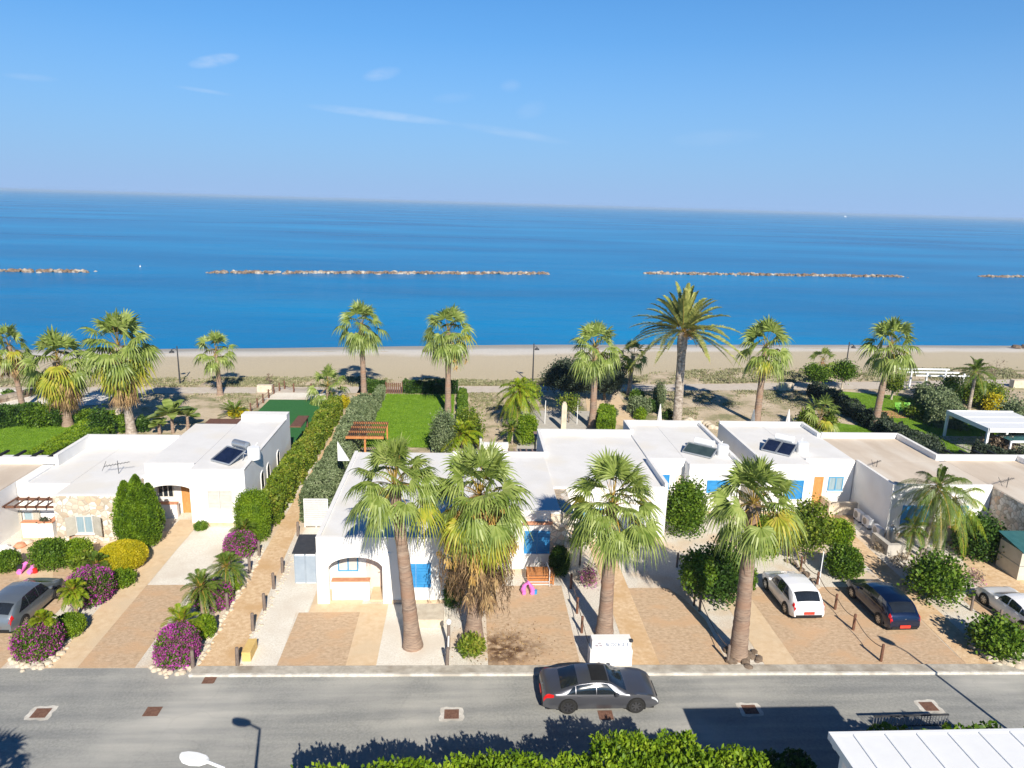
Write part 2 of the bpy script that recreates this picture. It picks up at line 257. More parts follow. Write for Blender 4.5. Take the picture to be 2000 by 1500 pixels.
def roadwear():
    m = MATS['road_asphalt']; n, l = m.node_tree.nodes, m.node_tree.links; p = n['Principled BSDF']; src = p.inputs['Base Color'].links[0].from_socket; tc = n.new('ShaderNodeTexCoord'); mp = n.new('ShaderNodeMapping'); mp.inputs['Scale'].default_value = (.09, 1.1, 1); l.new(tc.outputs['Object'], mp.inputs[0])
    z = n.new('ShaderNodeTexNoise'); z.inputs['Scale'].default_value = 1.5; z.inputs['Detail'].default_value = 5; l.new(mp.outputs[0], z.inputs['Vector']); r = ramp(n, [(.35, (.84, .85, .86)), (.65, (1.14, 1.13, 1.10))]); l.new(z.outputs['Fac'], r.inputs[0]); mx = n.new('ShaderNodeMixRGB'); mx.blend_type = 'MULTIPLY'; mx.inputs[0].default_value = 1; l.new(src, mx.inputs[1]); l.new(r.outputs[0], mx.inputs[2])
    v = n.new('ShaderNodeTexVoronoi'); v.feature = 'DISTANCE_TO_EDGE'; v.inputs['Scale'].default_value = .32; nz = n.new('ShaderNodeTexNoise'); nz.inputs['Scale'].default_value = 1.3; nz.inputs['Detail'].default_value = 6; l.new(tc.outputs['Object'], nz.inputs['Vector']); ad = n.new('ShaderNodeMixRGB'); ad.blend_type = 'ADD'; ad.inputs[0].default_value = 1.0; l.new(tc.outputs['Object'], ad.inputs[1]); l.new(nz.outputs['Color'], ad.inputs[2]); l.new(ad.outputs[0], v.inputs['Vector']); r2 = ramp(n, [(.004, (.72, .72, .72)), (.012, (1, 1, 1))]); l.new(v.outputs['Distance'], r2.inputs[0])
    m2 = n.new('ShaderNodeMixRGB'); m2.blend_type = 'MULTIPLY'; m2.inputs[0].default_value = .22; l.new(mx.outputs[0], m2.inputs[1]); l.new(r2.outputs[0], m2.inputs[2]); l.new(m2.outputs[0], p.inputs['Base Color'])
roadwear()
# ------------------------------------------------------------------ mesh builders
class MB:
    def __init__(s): s.v = []; s.f = []; s.n = 0; s.sm = False
    def add(s, V, F):
        V = np.asarray(V, float).reshape(-1, 3); s.v.append(V); s.f.append([tuple(int(i)+s.n for i in f) for f in F]); s.n += len(V); return s
    def quads(s, V):            # (n,4,3)
        V = np.asarray(V, float); k = len(V); s.v.append(V.reshape(-1, 3)); s.f.append((np.arange(k*4).reshape(-1, 4)+s.n)); s.n += 4*k; return s
    def box(s, x0, x1, y0, y1, z0, z1, rot=0, piv=None):
        V = np.array([(x, y, z) for z in (z0, z1) for y in (y0, y1) for x in (x0, x1)], float)
        if rot:
            c = np.array(piv if piv is not None else ((x0+x1)/2, (y0+y1)/2)); d = V[:, :2]-c; ca, sa = math.cos(rot), math.sin(rot)
            V[:, 0] = c[0]+d[:, 0]*ca-d[:, 1]*sa; V[:, 1] = c[1]+d[:, 0]*sa+d[:, 1]*ca
        return s.add(V, [(0, 2, 3, 1), (4, 5, 7, 6), (0, 1, 5, 4), (2, 6, 7, 3), (0, 4, 6, 2), (1, 3, 7, 5)])
    def bar(s, a, b, w, h=None):
        a, b = np.array(a, float), np.array(b, float); h = h or w; d = b-a; L = np.linalg.norm(d); d /= L
        up = np.array([0, 0, 1.]) if abs(d[2]) < .95 else np.array([0, 1., 0]); sd = np.cross(d, up); sd /= np.linalg.norm(sd); u = np.cross(sd, d)
        V = [p+sd*sx*w/2+u*sz*h/2 for p in (a, b) for sx, sz in ((-1, -1), (1, -1), (1, 1), (-1, 1))]
        return s.add(V, [(0, 1, 2, 3), (7, 6, 5, 4), (0, 4, 5, 1), (1, 5, 6, 2), (2, 6, 7, 3), (3, 7, 4, 0)])
    def tube(s, pts, rad, n=10, cap=True):
        P = np.array(pts, float); k = len(P); rad = np.broadcast_to(np.array(rad, float), (k,)); T = np.gradient(P, axis=0); V = []
        for i in range(k):
            t = T[i]/np.linalg.norm(T[i]); up = np.array([1., 0, 0]) if abs(t[0]) < .9 else np.array([0, 1., 0]); a = np.cross(t, up); a /= np.linalg.norm(a); b = np.cross(t, a)
            for j in range(n): g = 2*math.pi*j/n; V.append(P[i]+rad[i]*(a*math.cos(g)+b*math.sin(g)))
        F = [(i*n+j, (i+1)*n+j, (i+1)*n+(j+1) % n, i*n+(j+1) % n) for i in range(k-1) for j in range(n)]
        if cap: F += [tuple(range(n)), tuple((k-1)*n+j for j in reversed(range(n)))]
        s.sm = True; return s.add(V, F)
    def prism(s, poly, z0, z1):   # poly in xy
        n = len(poly); V = [(x, y, z0) for x, y in poly]+[(x, y, z1) for x, y in poly]
        return s.add(V, [tuple(reversed(range(n))), tuple(range(n, 2*n))]+[(i, (i+1) % n, n+(i+1) % n, n+i) for i in range(n)])
    def prismY(s, poly, y0, y1):  # poly in xz
        n = len(poly); V = [(x, y0, z) for x, z in poly]+[(x, y1, z) for x, z in poly]
        return s.add(V, [tuple(range(n)), tuple(reversed(range(n, 2*n)))]+[(i, n+i, n+(i+1) % n, (i+1) % n) for i in range(n)])
    def lathe(s, c, prof, n=16):  # prof [(r,z)]
        V = []; 
        for r, z in prof:
            for j in range(n): g = 2*math.pi*j/n; V.append((c[0]+r*math.cos(g), c[1]+r*math.sin(g), c[2]+z))
        k = len(prof); F = [(i*n+j, i*n+(j+1) % n, (i+1)*n+(j+1) % n, (i+1)*n+j) for i in range(k-1) for j in range(n)]
        F += [tuple(reversed(range(n))), tuple((k-1)*n+j for j in range(n))]; s.sm = True; return s.add(V, F)
def obj(name, mb, m, parent=None, smooth=None, **tags):
    V = np.concatenate(mb.v); root = parent
    off = np.zeros(3)
    if parent is not None:
        while root.parent: root = root.parent
        off = np.array(root.location)
    me = bpy.data.meshes.new(name); V = V-off
    if all(isinstance(f, np.ndarray) for f in mb.f):
        F = np.concatenate(mb.f); me.vertices.add(len(V)); me.vertices.foreach_set('co', V.astype(np.float32).ravel())
        me.loops.add(F.size); me.loops.foreach_set('vertex_index', F.astype(np.int32).ravel()); me.polygons.add(len(F))
        me.polygons.foreach_set('loop_start', np.arange(0, F.size, 4, dtype=np.int32)); me.polygons.foreach_set('loop_total', np.full(len(F), 4, np.int32)); me.update(calc_edges=True)
    else:
        F = []
        for f in mb.f: F += [tuple(int(i) for i in q) for q in f]
        me.from_pydata(V.tolist(), [], F); me.update()
    if smooth if smooth is not None else mb.sm:
        me.polygons.foreach_set('use_smooth', [True]*len(me.polygons)); me.set_sharp_from_angle(angle=R_(40))
    me.materials.append(MATS[m]); o = bpy.data.objects.new(name, me); C.objects.link(o)
    if parent is not None: o.parent = parent
    for k, v in tags.items(): o[k] = v
    return o
def thing(name, label, cat, loc, group=None):
    o = bpy.data.objects.new(name, None); C.objects.link(o); o.location = tuple(float(c) for c in loc); o.empty_display_size = .2
    o['label'] = label; o['category'] = cat
    if group: o['group'] = group
    return o
def one(name, mb, m, label, cat, group=None, **k):
    o = obj(name, mb, m, None, label=label, category=cat, **k)
    if group: o['group'] = group
    return o
def struct(name, mb, m): return obj(name, mb, m, None, kind='structure')
def dup(src, loc, label=None, rz=None, scale=None):
    def cp(o, par):
        c = o.copy(); C.objects.link(c); c.parent = par
        for ch in o.children: cp(ch, c)
        return c
    r = cp(src, None); r.location = tuple(float(c) for c in loc)
    if rz is not None: r.rotation_euler = (0, 0, rz)
    if scale: r.scale = (scale,)*3
    if label: r['label'] = label
    return r
def sheet(poly, z):
    mb = MB(); mb.add([(x, y, z) for x, y in poly], [tuple(range(len(poly)))]); return mb
def rect(x0, x1, y0, y1, z): return sheet([(x0, y0), (x1, y0), (x1, y1), (x0, y1)], z)
def drive(x0, x1, y1, z, name, m): return struct(name, sheet([(x0, kerb(x0)), (x1, kerb(x1)), (x1, y1), (x0, y1)], z), m)
# ------------------------------------------------------------------ the setting
_sh = np.array([at(x, y, -.8)[:2] for x, y in ((-400, 686), (0, 683), (500, 680), (1000, 673), (1500, 673), (2000, 675), (2500, 679))])
def yshore(X): return np.interp(X, _sh[:, 0], _sh[:, 1])
def gz(X, Y):
    s = yshore(X)-Y
    return np.interp(s, [-60, -15, 0, 6, 14, 24], [-6, -3, -.8, -.25, -.05, 0])
def grid_mesh(xs, ys, zf, uv=None):
    Xg, Yg = np.meshgrid(xs, ys); Z = zf(Xg, Yg); V = np.stack([Xg, Yg, Z], -1).reshape(-1, 3); a, b = len(ys), len(xs)
    F = [(i*b+j, i*b+j+1, (i+1)*b+j+1, (i+1)*b+j) for i in range(a-1) for j in range(b-1)]
    m = MB(); m.add(V, F); return m
xs = np.concatenate([[-30000, -3000, -600, -250], np.arange(-150, 251, 8.), [400, 900, 3000, 30000]])
ys = np.concatenate([[-3000, -200, -30, 20, 60, 80], np.arange(84, 140, 3.), [160, 200, 400, 1500, 6000, 30000]])
struct('ground', grid_mesh(xs, ys, lambda X, Y: gz(X, Y)-.0), 'ground')
m = MB(); m.add([(-32000, 85, -.8), (32000, 85, -.8), (32000, 32000, -.8), (-32000, 32000, -.8)], [(0, 1, 2, 3)])
struct('sea', m, 'sea')
bx = np.arange(-150, 251, 4.); _bi = np.array([at(x, y)[:2] for x, y in ((-500, 742), (0, 745), (300, 742), (700, 741), (1000, 748), (1100, 742), (1400, 724), (2000, 722), (2600, 722))])
m = MB(); rows = 14; V = []; UV = []
for k in range(rows):
    t = k/(rows-1)
    for X in bx:
        a, b = yshore(X)+3, np.interp(X, _bi[:, 0], _bi[:, 1])+.6*math.sin(X*.31)+.4*math.sin(X*.83); Y = a+(b-a)*t
        V.append((X, Y, float(gz(X, Y))+.012)); UV.append((X*.01, t))
nb = len(bx); m.add(V, [(i*nb+j, (i+1)*nb+j, (i+1)*nb+j+1, i*nb+j+1) for i in range(rows-1) for j in range(nb-1)])
bo = struct('beach_sand', m, 'beach'); uvl = bo.data.uv_layers.new(name='UVMap')
for lp in bo.data.loops: uvl.data[lp.index].uv = UV[lp.vertex_index]
pr = [at(x, y)[:2] for x, y in ((-400, 772), (0, 769), (300, 769), (700, 768), (1000, 767), (1400, 763), (1700, 760), (2000, 755), (2400, 748))]
pf = [at(x, y)[:2] for x, y in ((2400, 732), (2000, 741), (1700, 746), (1400, 750), (1000, 754), (700, 756), (300, 757), (0, 757), (-400, 760))]
struct('promenade', sheet(pr+pf, .02), 'path_concrete')
struct('road', sheet([(-70, 12), (90, 12), (90, kerb(90)), (-70, kerb(-70))], .004), 'road_asphalt')
m = MB(); m.prism([(-12.25, kerb(-12.25)-.55), (70, kerb(70)-.55), (70, kerb(70)-.02), (-12.25, kerb(-12.25)-.02)], 0, .12); struct('pavement', m, 'kerb_stone')
m = MB(); m.prism([(-12.25, kerb(-12.25)-.66), (70, kerb(70)-.66), (70, kerb(70)-.553), (-12.25, kerb(-12.25)-.553)], 0, .123); struct('kerb', m, 'kerb_paint')
struct('gravel_bed', sheet([(-60, kerb(-60)), (70, kerb(70)), (70, 57.5), (-60, 57.5)], .008), 'gravel')
struct('gravel_bed', sheet([(-17.4, 36.75), (-15.1, 36.75), (-14.2, 44), (-17.4, 44)], .024), 'gravel_clean')
struct('gravel_bed', sheet([(-10.3, kerb(-10)), (-8.5, kerb(-8)), (-8.7, 33.9), (-8.1, 33.9), (-8.1, 36.6), (-7.8, 36.6), (-7.8, 44), (-10.4, 44)], .018), 'gravel_clean')
struct('gravel_bed', sheet([(-4.0, kerb(-4)), (-.6, kerb(-.6)), (-.8, 34.6), (-4.0, 34.6)], .018), 'gravel_clean')
drive(-29.5, -20.8, 39.3, .016, 'driveway', 'park_brown')
struct('garden_path', sheet([(-24.6, 37.4), (-22.8, 37.4), (-26, 43.6), (-28, 43.6)], .020), 'path_light')
drive(-18.9, -17.45, 45.2, .018, 'garden_path', 'path_light'); drive(-17.45, -14.9, 36.8, .016, 'driveway', 'park_brown')
struct('garden_path', sheet([(-12.14, kerb(-12)), (-10.35, kerb(-10)), (-10.9, 44), (-11.2, 60), (-11.4, 82), (-12.2, 82), (-12.2, 60), (-12.14, 44)], .020), 'path_tan')
drive(-8.55, -5.4, 33.9, .022, 'driveway', 'park_brown'); drive(-5.4, -4.0, 34.7, .020, 'garden_path', 'path_light')
struct('garden_path', sheet([(-8.05, 33.9), (-5.4, 33.9), (-5.4, 36.2), (-8.05, 36.2)], .024), 'path_light')
drive(1.2, 5.55, 36.5, .022, 'driveway', 'park_stained')
drive(7.95, 9.35, 42, .020, 'garden_path', 'path_tan')
struct('driveway', sheet([(9.35, kerb(9)), (12.65, kerb(12.6)), (12.75, 33.0), (12.2, 35.2), (11.6, 36.2), (9.35, 36.2)], .022), 'park_brown')
drive(14.4, 16.0, 36.2, .020, 'garden_path', 'path_light')
struct('driveway', sheet([(16, kerb(16)), (24.36, kerb(24)), (24.36, 36.2), (16, 36.2)], .022), 'park_brown')
struct('garden_path', sheet([(24.36, kerb(24)), (25.9, kerb(26)), (26.2, 42.6), (27.9, 46.2), (25.3, 46.2), (24.9, 42)], .020), 'path_tan')
struct('driveway', sheet([(28.0, kerb(28)), (44, kerb(44)), (44, 36), (30.2, 36.2), (28.2, 34.8)], .016), 'park_brown')
struct('garden_path', sheet([(30.3, 34.8), (33.2, 34.8), (34.2, 42.6), (32.2, 42.6)], .022), 'path_tan')
struct('lawn', sheet([(-20.9, 75), (-13.8, 75.2), (-13.8, 58), (-20.2, 58), (-20.9, 66)], .03), 'lawn_artificial')
struct('gravel_bed', sheet([(-21.6, 75.1), (-13.8, 75.3), (-13.8, 78), (-20.9, 78)], .026), 'gravel_clean')
struct('lawn', sheet([(-9.0, 78), (-1.3, 77.9), (-1.2, 60), (-9.2, 60)], .03), 'lawn_green')
struct('lawn', sheet([(-46, 56), (-33.5, 56), (-33.8, 66), (-37, 69), (-46, 67)], .03), 'lawn_green')
struct('lawn', sheet([(-52, 69), (-41, 69), (-39.5, 71.5), (-52, 72.2)], .03), 'lawn_artificial')
struct('gravel_bed', sheet([(-52, 72.3), (-39.5, 71.6), (-37, 72.5), (-37.5, 77), (-52, 78)], .026), 'gravel_clean')
struct('lawn', sheet([(33, 59), (40.6, 59), (40.6, 67.5), (36, 70), (33, 64)], .03), 'lawn_green')
struct('lawn', sheet([(41.8, 59), (56, 59), (56, 70), (52, 80), (45, 82), (42, 74)], .03), 'lawn_green')
struct('flower_bed', sheet([(42.3, 70.4), (47.8, 70.8), (48.0, 73.4), (43, 73.8)], .036), 'terracotta')
struct('patio', sheet([(46, 57.5), (56, 57.5), (56, 64.6), (46.5, 64.6)], .036), 'concrete')
struct('patio', sheet([(4.2, 57), (15, 57), (13, 72), (5.8, 72)], .03), 'concrete')
struct('patio', sheet([(12.4, 69), (17, 66), (17.5, 79), (14, 82)], .026), 'path_light')
# ------------------------------------------------------------------ foliage generators
RNG = np.random.default_rng(7)
def unit(v): return v/np.maximum(np.linalg.norm(v, axis=-1, keepdims=True), 1e-9)
def leaves(P, N, size, rng, up=.5, spread=.9, ar=.5):
    n = len(P); d = unit(N*.7+rng.normal(0, spread, (n, 3))+np.array([0, 0, up])); s = unit(np.cross(d, rng.normal(0, 1, (n, 3))))
    L = size*rng.uniform(.7, 1.35, (n, 1)); a = P; c = P+d*L; mid = P+d*L*.5; w = L*ar
    return np.stack([a, mid+s*w, c, mid-s*w], 1)
def cloud(c, r, n, rng, p=2.2, lump=.10, lf=2.4, flat=0.25, shell=.30):
    """points through the outer shell of a lumpy superellipsoid; centre c, radii r; flat cuts its foot"""
    u = unit(rng.normal(0, 1, (int(n*1.5), 3))); u = u[u[:, 2] > -1+flat][:n]
    q = u/(np.sum(np.abs(u)**p, 1, keepdims=True)**(1/p))
    ph = rng.uniform(0, 6.28, (6, 1)); k = rng.normal(0, lf, (6, 3)); ld = np.sum(np.sin(u @ k.T+ph.T), 1)/3
    clump = np.sin(u @ rng.normal(0, 6, (3, 3))*1.0+rng.uniform(0, 6, 3)).sum(1)/3
    rad = (1+lump*ld+lump*.6*clump)*(1-shell*rng.random(len(u))**1.6)
    m = len(u); kc = max(8, m//14); ci = rng.integers(0, kc, m); cu = u[rng.integers(0, m, kc)]; mixu = unit(u*.35+cu[ci]*.65*(rng.random((m, 1)) < .8)+rng.normal(0, .05, (m, 3))); q = mixu/(np.sum(np.abs(mixu)**p, 1, keepdims=True)**(1/p))
    rad *= 1+np.clip(rng.normal(0, lump*.95, kc), -lump*1.6, lump*1.9)[ci]; far = rng.random(m) < .03; rad[far] *= 1+lump*rng.random(far.sum())*1.2
    return np.array(c)+q*np.array(r)*rad[:, None], unit(q/np.array(r)+rng.normal(0, .15, (m, 3)))
def core(c, r, rng, p=2.2):
    m = []; nu, nv = 14, 8; g = np.zeros((nv+1, nu, 3))
    for i in range(nv+1):
        th = math.pi*i/nv
        for j in range(nu):
            ph = 2*math.pi*j/nu; u = np.array([math.sin(th)*math.cos(ph), math.sin(th)*math.sin(ph), math.cos(th)]); g[i, j] = u/(np.sum(np.abs(u)**p)**(1/p))
    g = np.array(c)+g*np.array(r)
    return np.array([[g[i, j], g[i, (j+1) % nu], g[i+1, (j+1) % nu], g[i+1, j]] for i in range(nv) for j in range(nu)])
def bushmb(c, r, size=.11, dens=2.4, p=2.2, lump=.1, seed=None, lf=2.4, flat=.25, cr=.70, ar=.5):
    rng = np.random.default_rng(seed if seed is not None else int(RNG.integers(1e9)))
    a = 4*math.pi*((((r[0]*r[1])**1.6+(r[0]*r[2])**1.6+(r[1]*r[2])**1.6)/3)**(1/1.6)); n = int(dens*a/(size*size*ar))
    P, N = cloud(c, r, n, rng, p, lump, lf, flat); mb = MB(); mb.quads(leaves(P, N, size, rng, ar=ar)); mb.quads(core(c, np.array(r)*cr, rng, p)); return mb
def fit(xl, xr, yt, yb):
    """true position, radius and height of a rounded plant from its outline in the photo"""
    b = at((xl+xr)/2, yb); z = proj(b)[2]; rad = (xr-xl)/2*z/FPX; c = b+np.array([0, rad*.75, 0]); z = proj(c)[2]; rad = (xr-xl)/2*z/FPX
    c = b+np.array([b[0]*.0, rad*.8, 0]); rad = (xr-xl)/2*proj(c)[2]/FPX; return c, rad, hfor(c, yt)
def bush(box, m, label, cat='bush', name='bush', group=None, size=.12, p=2.15, lump=.12, dens=2.4, ry=1.0, hs=1.0, lf=2.4, stem=False, cr=.7, flowers=0, seed=None, ar=.5):
    c, r, h = fit(*box); h *= hs*(1-lump*.45); r *= 1-lump*.95
    if stem:
        t = thing(name, label, cat, c, group); s = MB(); zt = h*.45; s.tube([(c[0], c[1]-r*.3*0, 0), (c[0]+.03, c[1], zt)], [.06, .04], 7); obj('trunk', s, 'bark', t)
        obj('crown', bushmb((c[0], c[1], h*.60), (r, r*ry, h*.42), size, dens, p, lump, seed, lf, .05, cr, ar), m, t); return t
    mb = bushmb((c[0], c[1], h*.46), (r, r*ry, h*.56), size, dens, p, lump, seed, lf, .3, cr, ar)
    if flowers:
        t = thing(name, label, cat, c, group); obj('foliage', mb, m, t); rng = np.random.default_rng(int(r*1e4)); n = int(flowers*2.6*4*math.pi*r*h/.0065)
        P, N = cloud((c[0], c[1], h*.46), (r*1.05, r*ry*1.05, h*.59), n, rng, p, lump, lf, .4, .1)
        k = np.sin(P @ np.array([3.1, 1.7, 2.3]))+np.sin(P @ np.array([-2.2, 3.6, 4.1])+1)+np.sin(P @ np.array([7., 5, -6])); keep = k > rng.uniform(-3.2, 1.0, len(P)); P, N = P[keep], N[keep]
        f = MB(); f.quads(leaves(P, N, .055, rng, .2, .9, .8)); obj('flowers', f, 'flower', t); return t
    return one(name, mb, m, label, cat, group)
def hedge(pts, w, h, m, label, name='hedge', cat='hedge', size=.12, dens=2.2, lump=.16, group=None, seed=3, wob=.25, zb=0.0, ar=.5):
    """clipped hedge along a ground line: dense leaf faces over its top and sides, lumpy"""
    rng = np.random.default_rng(seed); pts = np.array(pts, float); mb = MB()
    for a, b in zip(pts[:-1], pts[1:]):
        d = b[:2]-a[:2]; L = np.linalg.norm(d); d /= L; nrm = np.array([-d[1], d[0]]); W_ = w; 
        per = 2*h+W_; n = int(dens*per*L/(size*size*ar)); t = rng.random(n)*L; s = rng.random(n)*per
        sx = np.where(s < h, -W_/2, np.where(s < h+W_, s-h-W_/2, W_/2)); sz = np.where(s < h, s, np.where(s < h+W_, h, per-s))
        nx = np.where(s < h, -1, np.where(s < h+W_, 0, 1)); nz = np.where((s >= h) & (s < h+W_), 1, 0)
        e = int(dens*.5*h*W_*2/(size*size*.25)); te = rng.integers(0, 2, e)*L; t = np.append(t, te); sx = np.append(sx, (rng.random(e)-.5)*W_); sz = np.append(sz, rng.random(e)*h); nx = np.append(nx, np.zeros(e)); nz = np.append(nz, np.zeros(e)); ny = np.append(np.zeros(n), np.sign(te-L/2))
        lm = np.sin(t*1.7+1)*.5+np.sin(t*3.9+sx*3)*.35+np.sin(t*7.3+sz*5)*.25+np.sin(sx*6+t*5)*.2
        rr = np.clip(sz/h, 0, 1); dep = rng.random(len(t))**1.7*.22
        sc = 1-dep-np.maximum(0, rr-.8)*.35*np.abs(nx); off = lump*lm
        X = sx*sc+nx*off; Z = sz*(1-dep*np.abs(nz)*.6)+nz*off*1.2+rng.random(len(t))*.08; T = np.clip(t+ny*off*.5, -.2, L+.2)
        cz = np.sin(a[0]*3+T*.45)*wob*.5*rr
        P = np.stack([a[0]+d[0]*T+nrm[0]*X, a[1]+d[1]*T+nrm[1]*X, np.maximum(Z+cz, .02)+zb], 1)
        N = np.stack([nrm[0]*nx+d[0]*ny, nrm[1]*nx+d[1]*ny, nz+.15], 1); mb.quads(leaves(P, unit(N), size, rng, ar=ar))
        k = .66; cx = [a[:2]+nrm*W_/2*k*u+d*v for v in (.25, L-.25) for u in (-1, 1)]
        q = [np.append(c_, z) for z in (zb, zb+h*.8) for c_ in cx]; q = np.array(q)
        mb.quads(np.array([[q[4], q[5], q[7], q[6]], [q[0], q[1], q[5], q[4]], [q[2], q[6], q[7], q[3]], [q[0], q[4], q[6], q[2]], [q[1], q[3], q[7], q[5]]]))
    return one(name, mb, m, label, cat, group)
def fan_leaf(hub, d, nrm, L, rng, nseg=26, droop=.55, spread=1.9):
    """one costapalmate blade: narrow folded segments radiating from the hub, tips hanging"""
    s = np.cross(nrm, d); s /= np.linalg.norm(s); nrm = np.cross(d, s); out = []; dphi = 2*spread/nseg
    for i in range(nseg):
        ph = -spread+dphi*(i+.5); dr = d*math.cos(ph)+s*math.sin(ph); Ls = L*(1-.22*(abs(ph)/spread)**2)*rng.uniform(.82, 1.1); sd = np.cross(nrm, dr)
        sd = sd/np.linalg.norm(sd)+nrm*(.45 if i % 2 else -.45); ts = (0.05, .45, .72, 1.0); ws = (.10, .92, .52, .04); pts = []
        for t, w in zip(ts, ws):
            g = max(0, t-.42)**1.6*droop*Ls*1.9; cen = hub+dr*Ls*t*(1-.12*max(0, t-.5))+np.array([0, 0, -g])+nrm*(math.cos(ph)*0-.06*abs(math.sin(ph)))*Ls*t
            hw = math.tan(dphi/2)*Ls*.5*w*1.15; pts.append((cen-sd*hw, cen+sd*hw))
        for k in range(3): out.append((pts[k][0], pts[k][1], pts[k+1][1], pts[k+1][0]))
    return out
def strip(P, w, side=None):
    P = np.array(P); T = np.gradient(P, axis=0); sd = np.cross(T, np.array([0, 0, 1.])) if side is None else np.broadcast_to(side, P.shape); sd = unit(sd)
    w = np.broadcast_to(np.array(w, float), (len(P),))[:, None]; a, b = P-sd*w/2, P+sd*w/2
    up = unit(np.cross(sd, T))*w*.35
    return [(a[k], b[k], b[k+1], a[k+1]) for k in range(len(P)-1)]+[(a[k]+up[k]*0, P[k]-up[k], P[k+1]-up[k+1], a[k+1]) for k in range(len(P)-1)]
def fan_palm(name, base, h, top_dx, R, r0, r1, label, group=None, nleaf=34, seed=1, low=-35, yellow=0, dead=0, fruit=0, skirt_len=0, trunkm='trunk_palm', cat='palm tree', top_dy=0, nseg=26, flare=1.35):
    rng = np.random.default_rng(seed); base = np.array(base, float); top = base+np.array([top_dx, top_dy, h]); t = thing(name, label, cat, base, group)
    ks = np.linspace(0, 1, 44); P = [base+np.array([top_dx*k**1.2, top_dy*k**1.2, h*k]) for k in ks]; P[0][2] -= .05
    rad = (r0+(r1-r0)*ks**.7)*(1+(flare-1)*np.exp(-ks*14))*(1+.28*np.exp(-((ks-.985)/.03)**2))*(1+rng.normal(0, .022, 44))*(1+.02*np.sin(ks*h*26))
    m = MB(); m.tube(P, rad, 14); obj('trunk', m, trunkm, t)
    g, y, dd, pe = [], [], [], []
    for i in range(nleaf):
        f = (i+.5)/nleaf; el = R_(88-(88-low)*f**.98+rng.normal(0, 8)); az = i*2.39996+rng.normal(0, .15); hz = np.array([math.cos(az), math.sin(az), 0]); d = hz*math.cos(el)+np.array([0, 0, math.sin(el)])
        Lp = R*.60*rng.uniform(.85, 1.12)*(1.0 if el > R_(-20) else .85); b0 = top+hz*.08+np.array([0, 0, .25-.35*f]); sag = .05+.28*f+.08*math.cos(el); pts = []
        for k in np.linspace(0, 1, 5): pts.append(b0+d*Lp*k+np.array([0, 0, -sag*Lp*k*k]))
        hub = pts[-1]; dl = pts[-1]-pts[-2]; dl /= np.linalg.norm(dl); up = np.array([0, 0, 1.])-hz*.01; nn = np.cross(np.cross(dl, up), dl); nn /= np.linalg.norm(nn); nn = unit(nn+rng.normal(0, .42, 3)+hz*.45*math.cos(el))
        pe += strip(pts, [.07, .05, .04, .035, .03]); isy = rng.random() < yellow*max(0, f-.42)*2.4
        (y if isy else g).extend(fan_leaf(hub, dl, nn, R*.52*rng.uniform(.85, 1.12), rng, nseg, .15+.35*f+.38*math.cos(el)**2))
    obj('crown', MB().quads(g), 'fan_green', t)
    if y: obj('crown', MB().quads(y), 'fan_yellow', t, label='yellowing lower fronds')
    obj('frond_stalk', MB().quads(pe), 'petiole', t)
    if dead:
        for i in range(dead):
            az = i*2.39996*1.3+rng.normal(0, .2); hz = np.array([math.cos(az), math.sin(az), 0]); zz = -.1-rng.random()*skirt_len; b0 = top+hz*r1*1.1+np.array([0, 0, zz*.6]); d = unit(hz*rng.uniform(.15, .85)+np.array([0, 0, -1.])); Lp = R*rng.uniform(.35, .6)
            hub = b0+d*Lp; pts = [b0+d*Lp*k for k in (0, .5, 1)]; dd += strip(pts, .05)
            dd += fan_leaf(hub, unit(d+np.array([0, 0, -.5])), unit(hz+rng.normal(0, .3, 3)), R*rng.uniform(.35, .5), rng, 12, .2, .75)
        obj('dead_fronds', MB().quads(dd), 'fan_dead', t)
    if skirt_len > 5:
        tw = []
        for i in range(90):
            az = rng.uniform(0, 6.28); rr = rng.uniform(.35, 1.9); zt = -rng.uniform(1.2, 3.2); ln = rng.uniform(1.2, 3.0); x0 = top+np.array([math.cos(az)*rr, math.sin(az)*rr, zt]); pts = [x0+np.array([rng.normal(0, .05), rng.normal(0, .05), -ln*k]) for k in np.linspace(0, 1, 7)]; pts[0] = top+np.array([math.cos(az)*rr*.5, math.sin(az)*rr*.5, zt*.3]); tw += strip(pts, .03)
            for k in range(2, 7):
                for q in range(9): p0 = pts[k]+rng.normal(0, .09, 3); dn = unit(np.array([rng.normal(0, .35), rng.normal(0, .35), -1])); sd_ = unit(np.cross(dn, rng.normal(0, 1, 3)))*.02; l_ = rng.uniform(.12, .32); tw.append((p0-sd_, p0+sd_, p0+sd_*.3+dn*l_, p0-sd_*.3+dn*l_))
        obj('dry_stalks', MB().quads(tw), 'twig_dark', t)
    if fruit:
        fr = []
        for i in range(fruit):
            az = i*2.39996+rng.normal(0, .3); hz = np.array([math.cos(az), math.sin(az), 0]); L = R*rng.uniform(.7, 1.0); el = R_(rng.uniform(-10, 15)); d = hz*math.cos(el)+np.array([0, 0, math.sin(el)])
            pts = [top+np.array([0, 0, -.1])+d*L*k*(1-.25*k)+np.array([0, 0, -1.15*L*k*k]) for k in np.linspace(0, 1, 9)]; fr += strip(pts, .03)
            for k in range(3, 9):
                for q in range(26):
                    p0 = pts[k]+rng.normal(0, .10, 3); dn = unit(np.array([rng.normal(0, .3), rng.normal(0, .3), -1])); s = unit(np.cross(dn, rng.normal(0, 1, 3)))*.022; l_ = rng.uniform(.15, .4); fr.append((p0-s, p0+s, p0+s+dn*l_, p0-s+dn*l_))
        obj('fruit_cluster', MB().quads(fr), 'fruit', t)
    return t
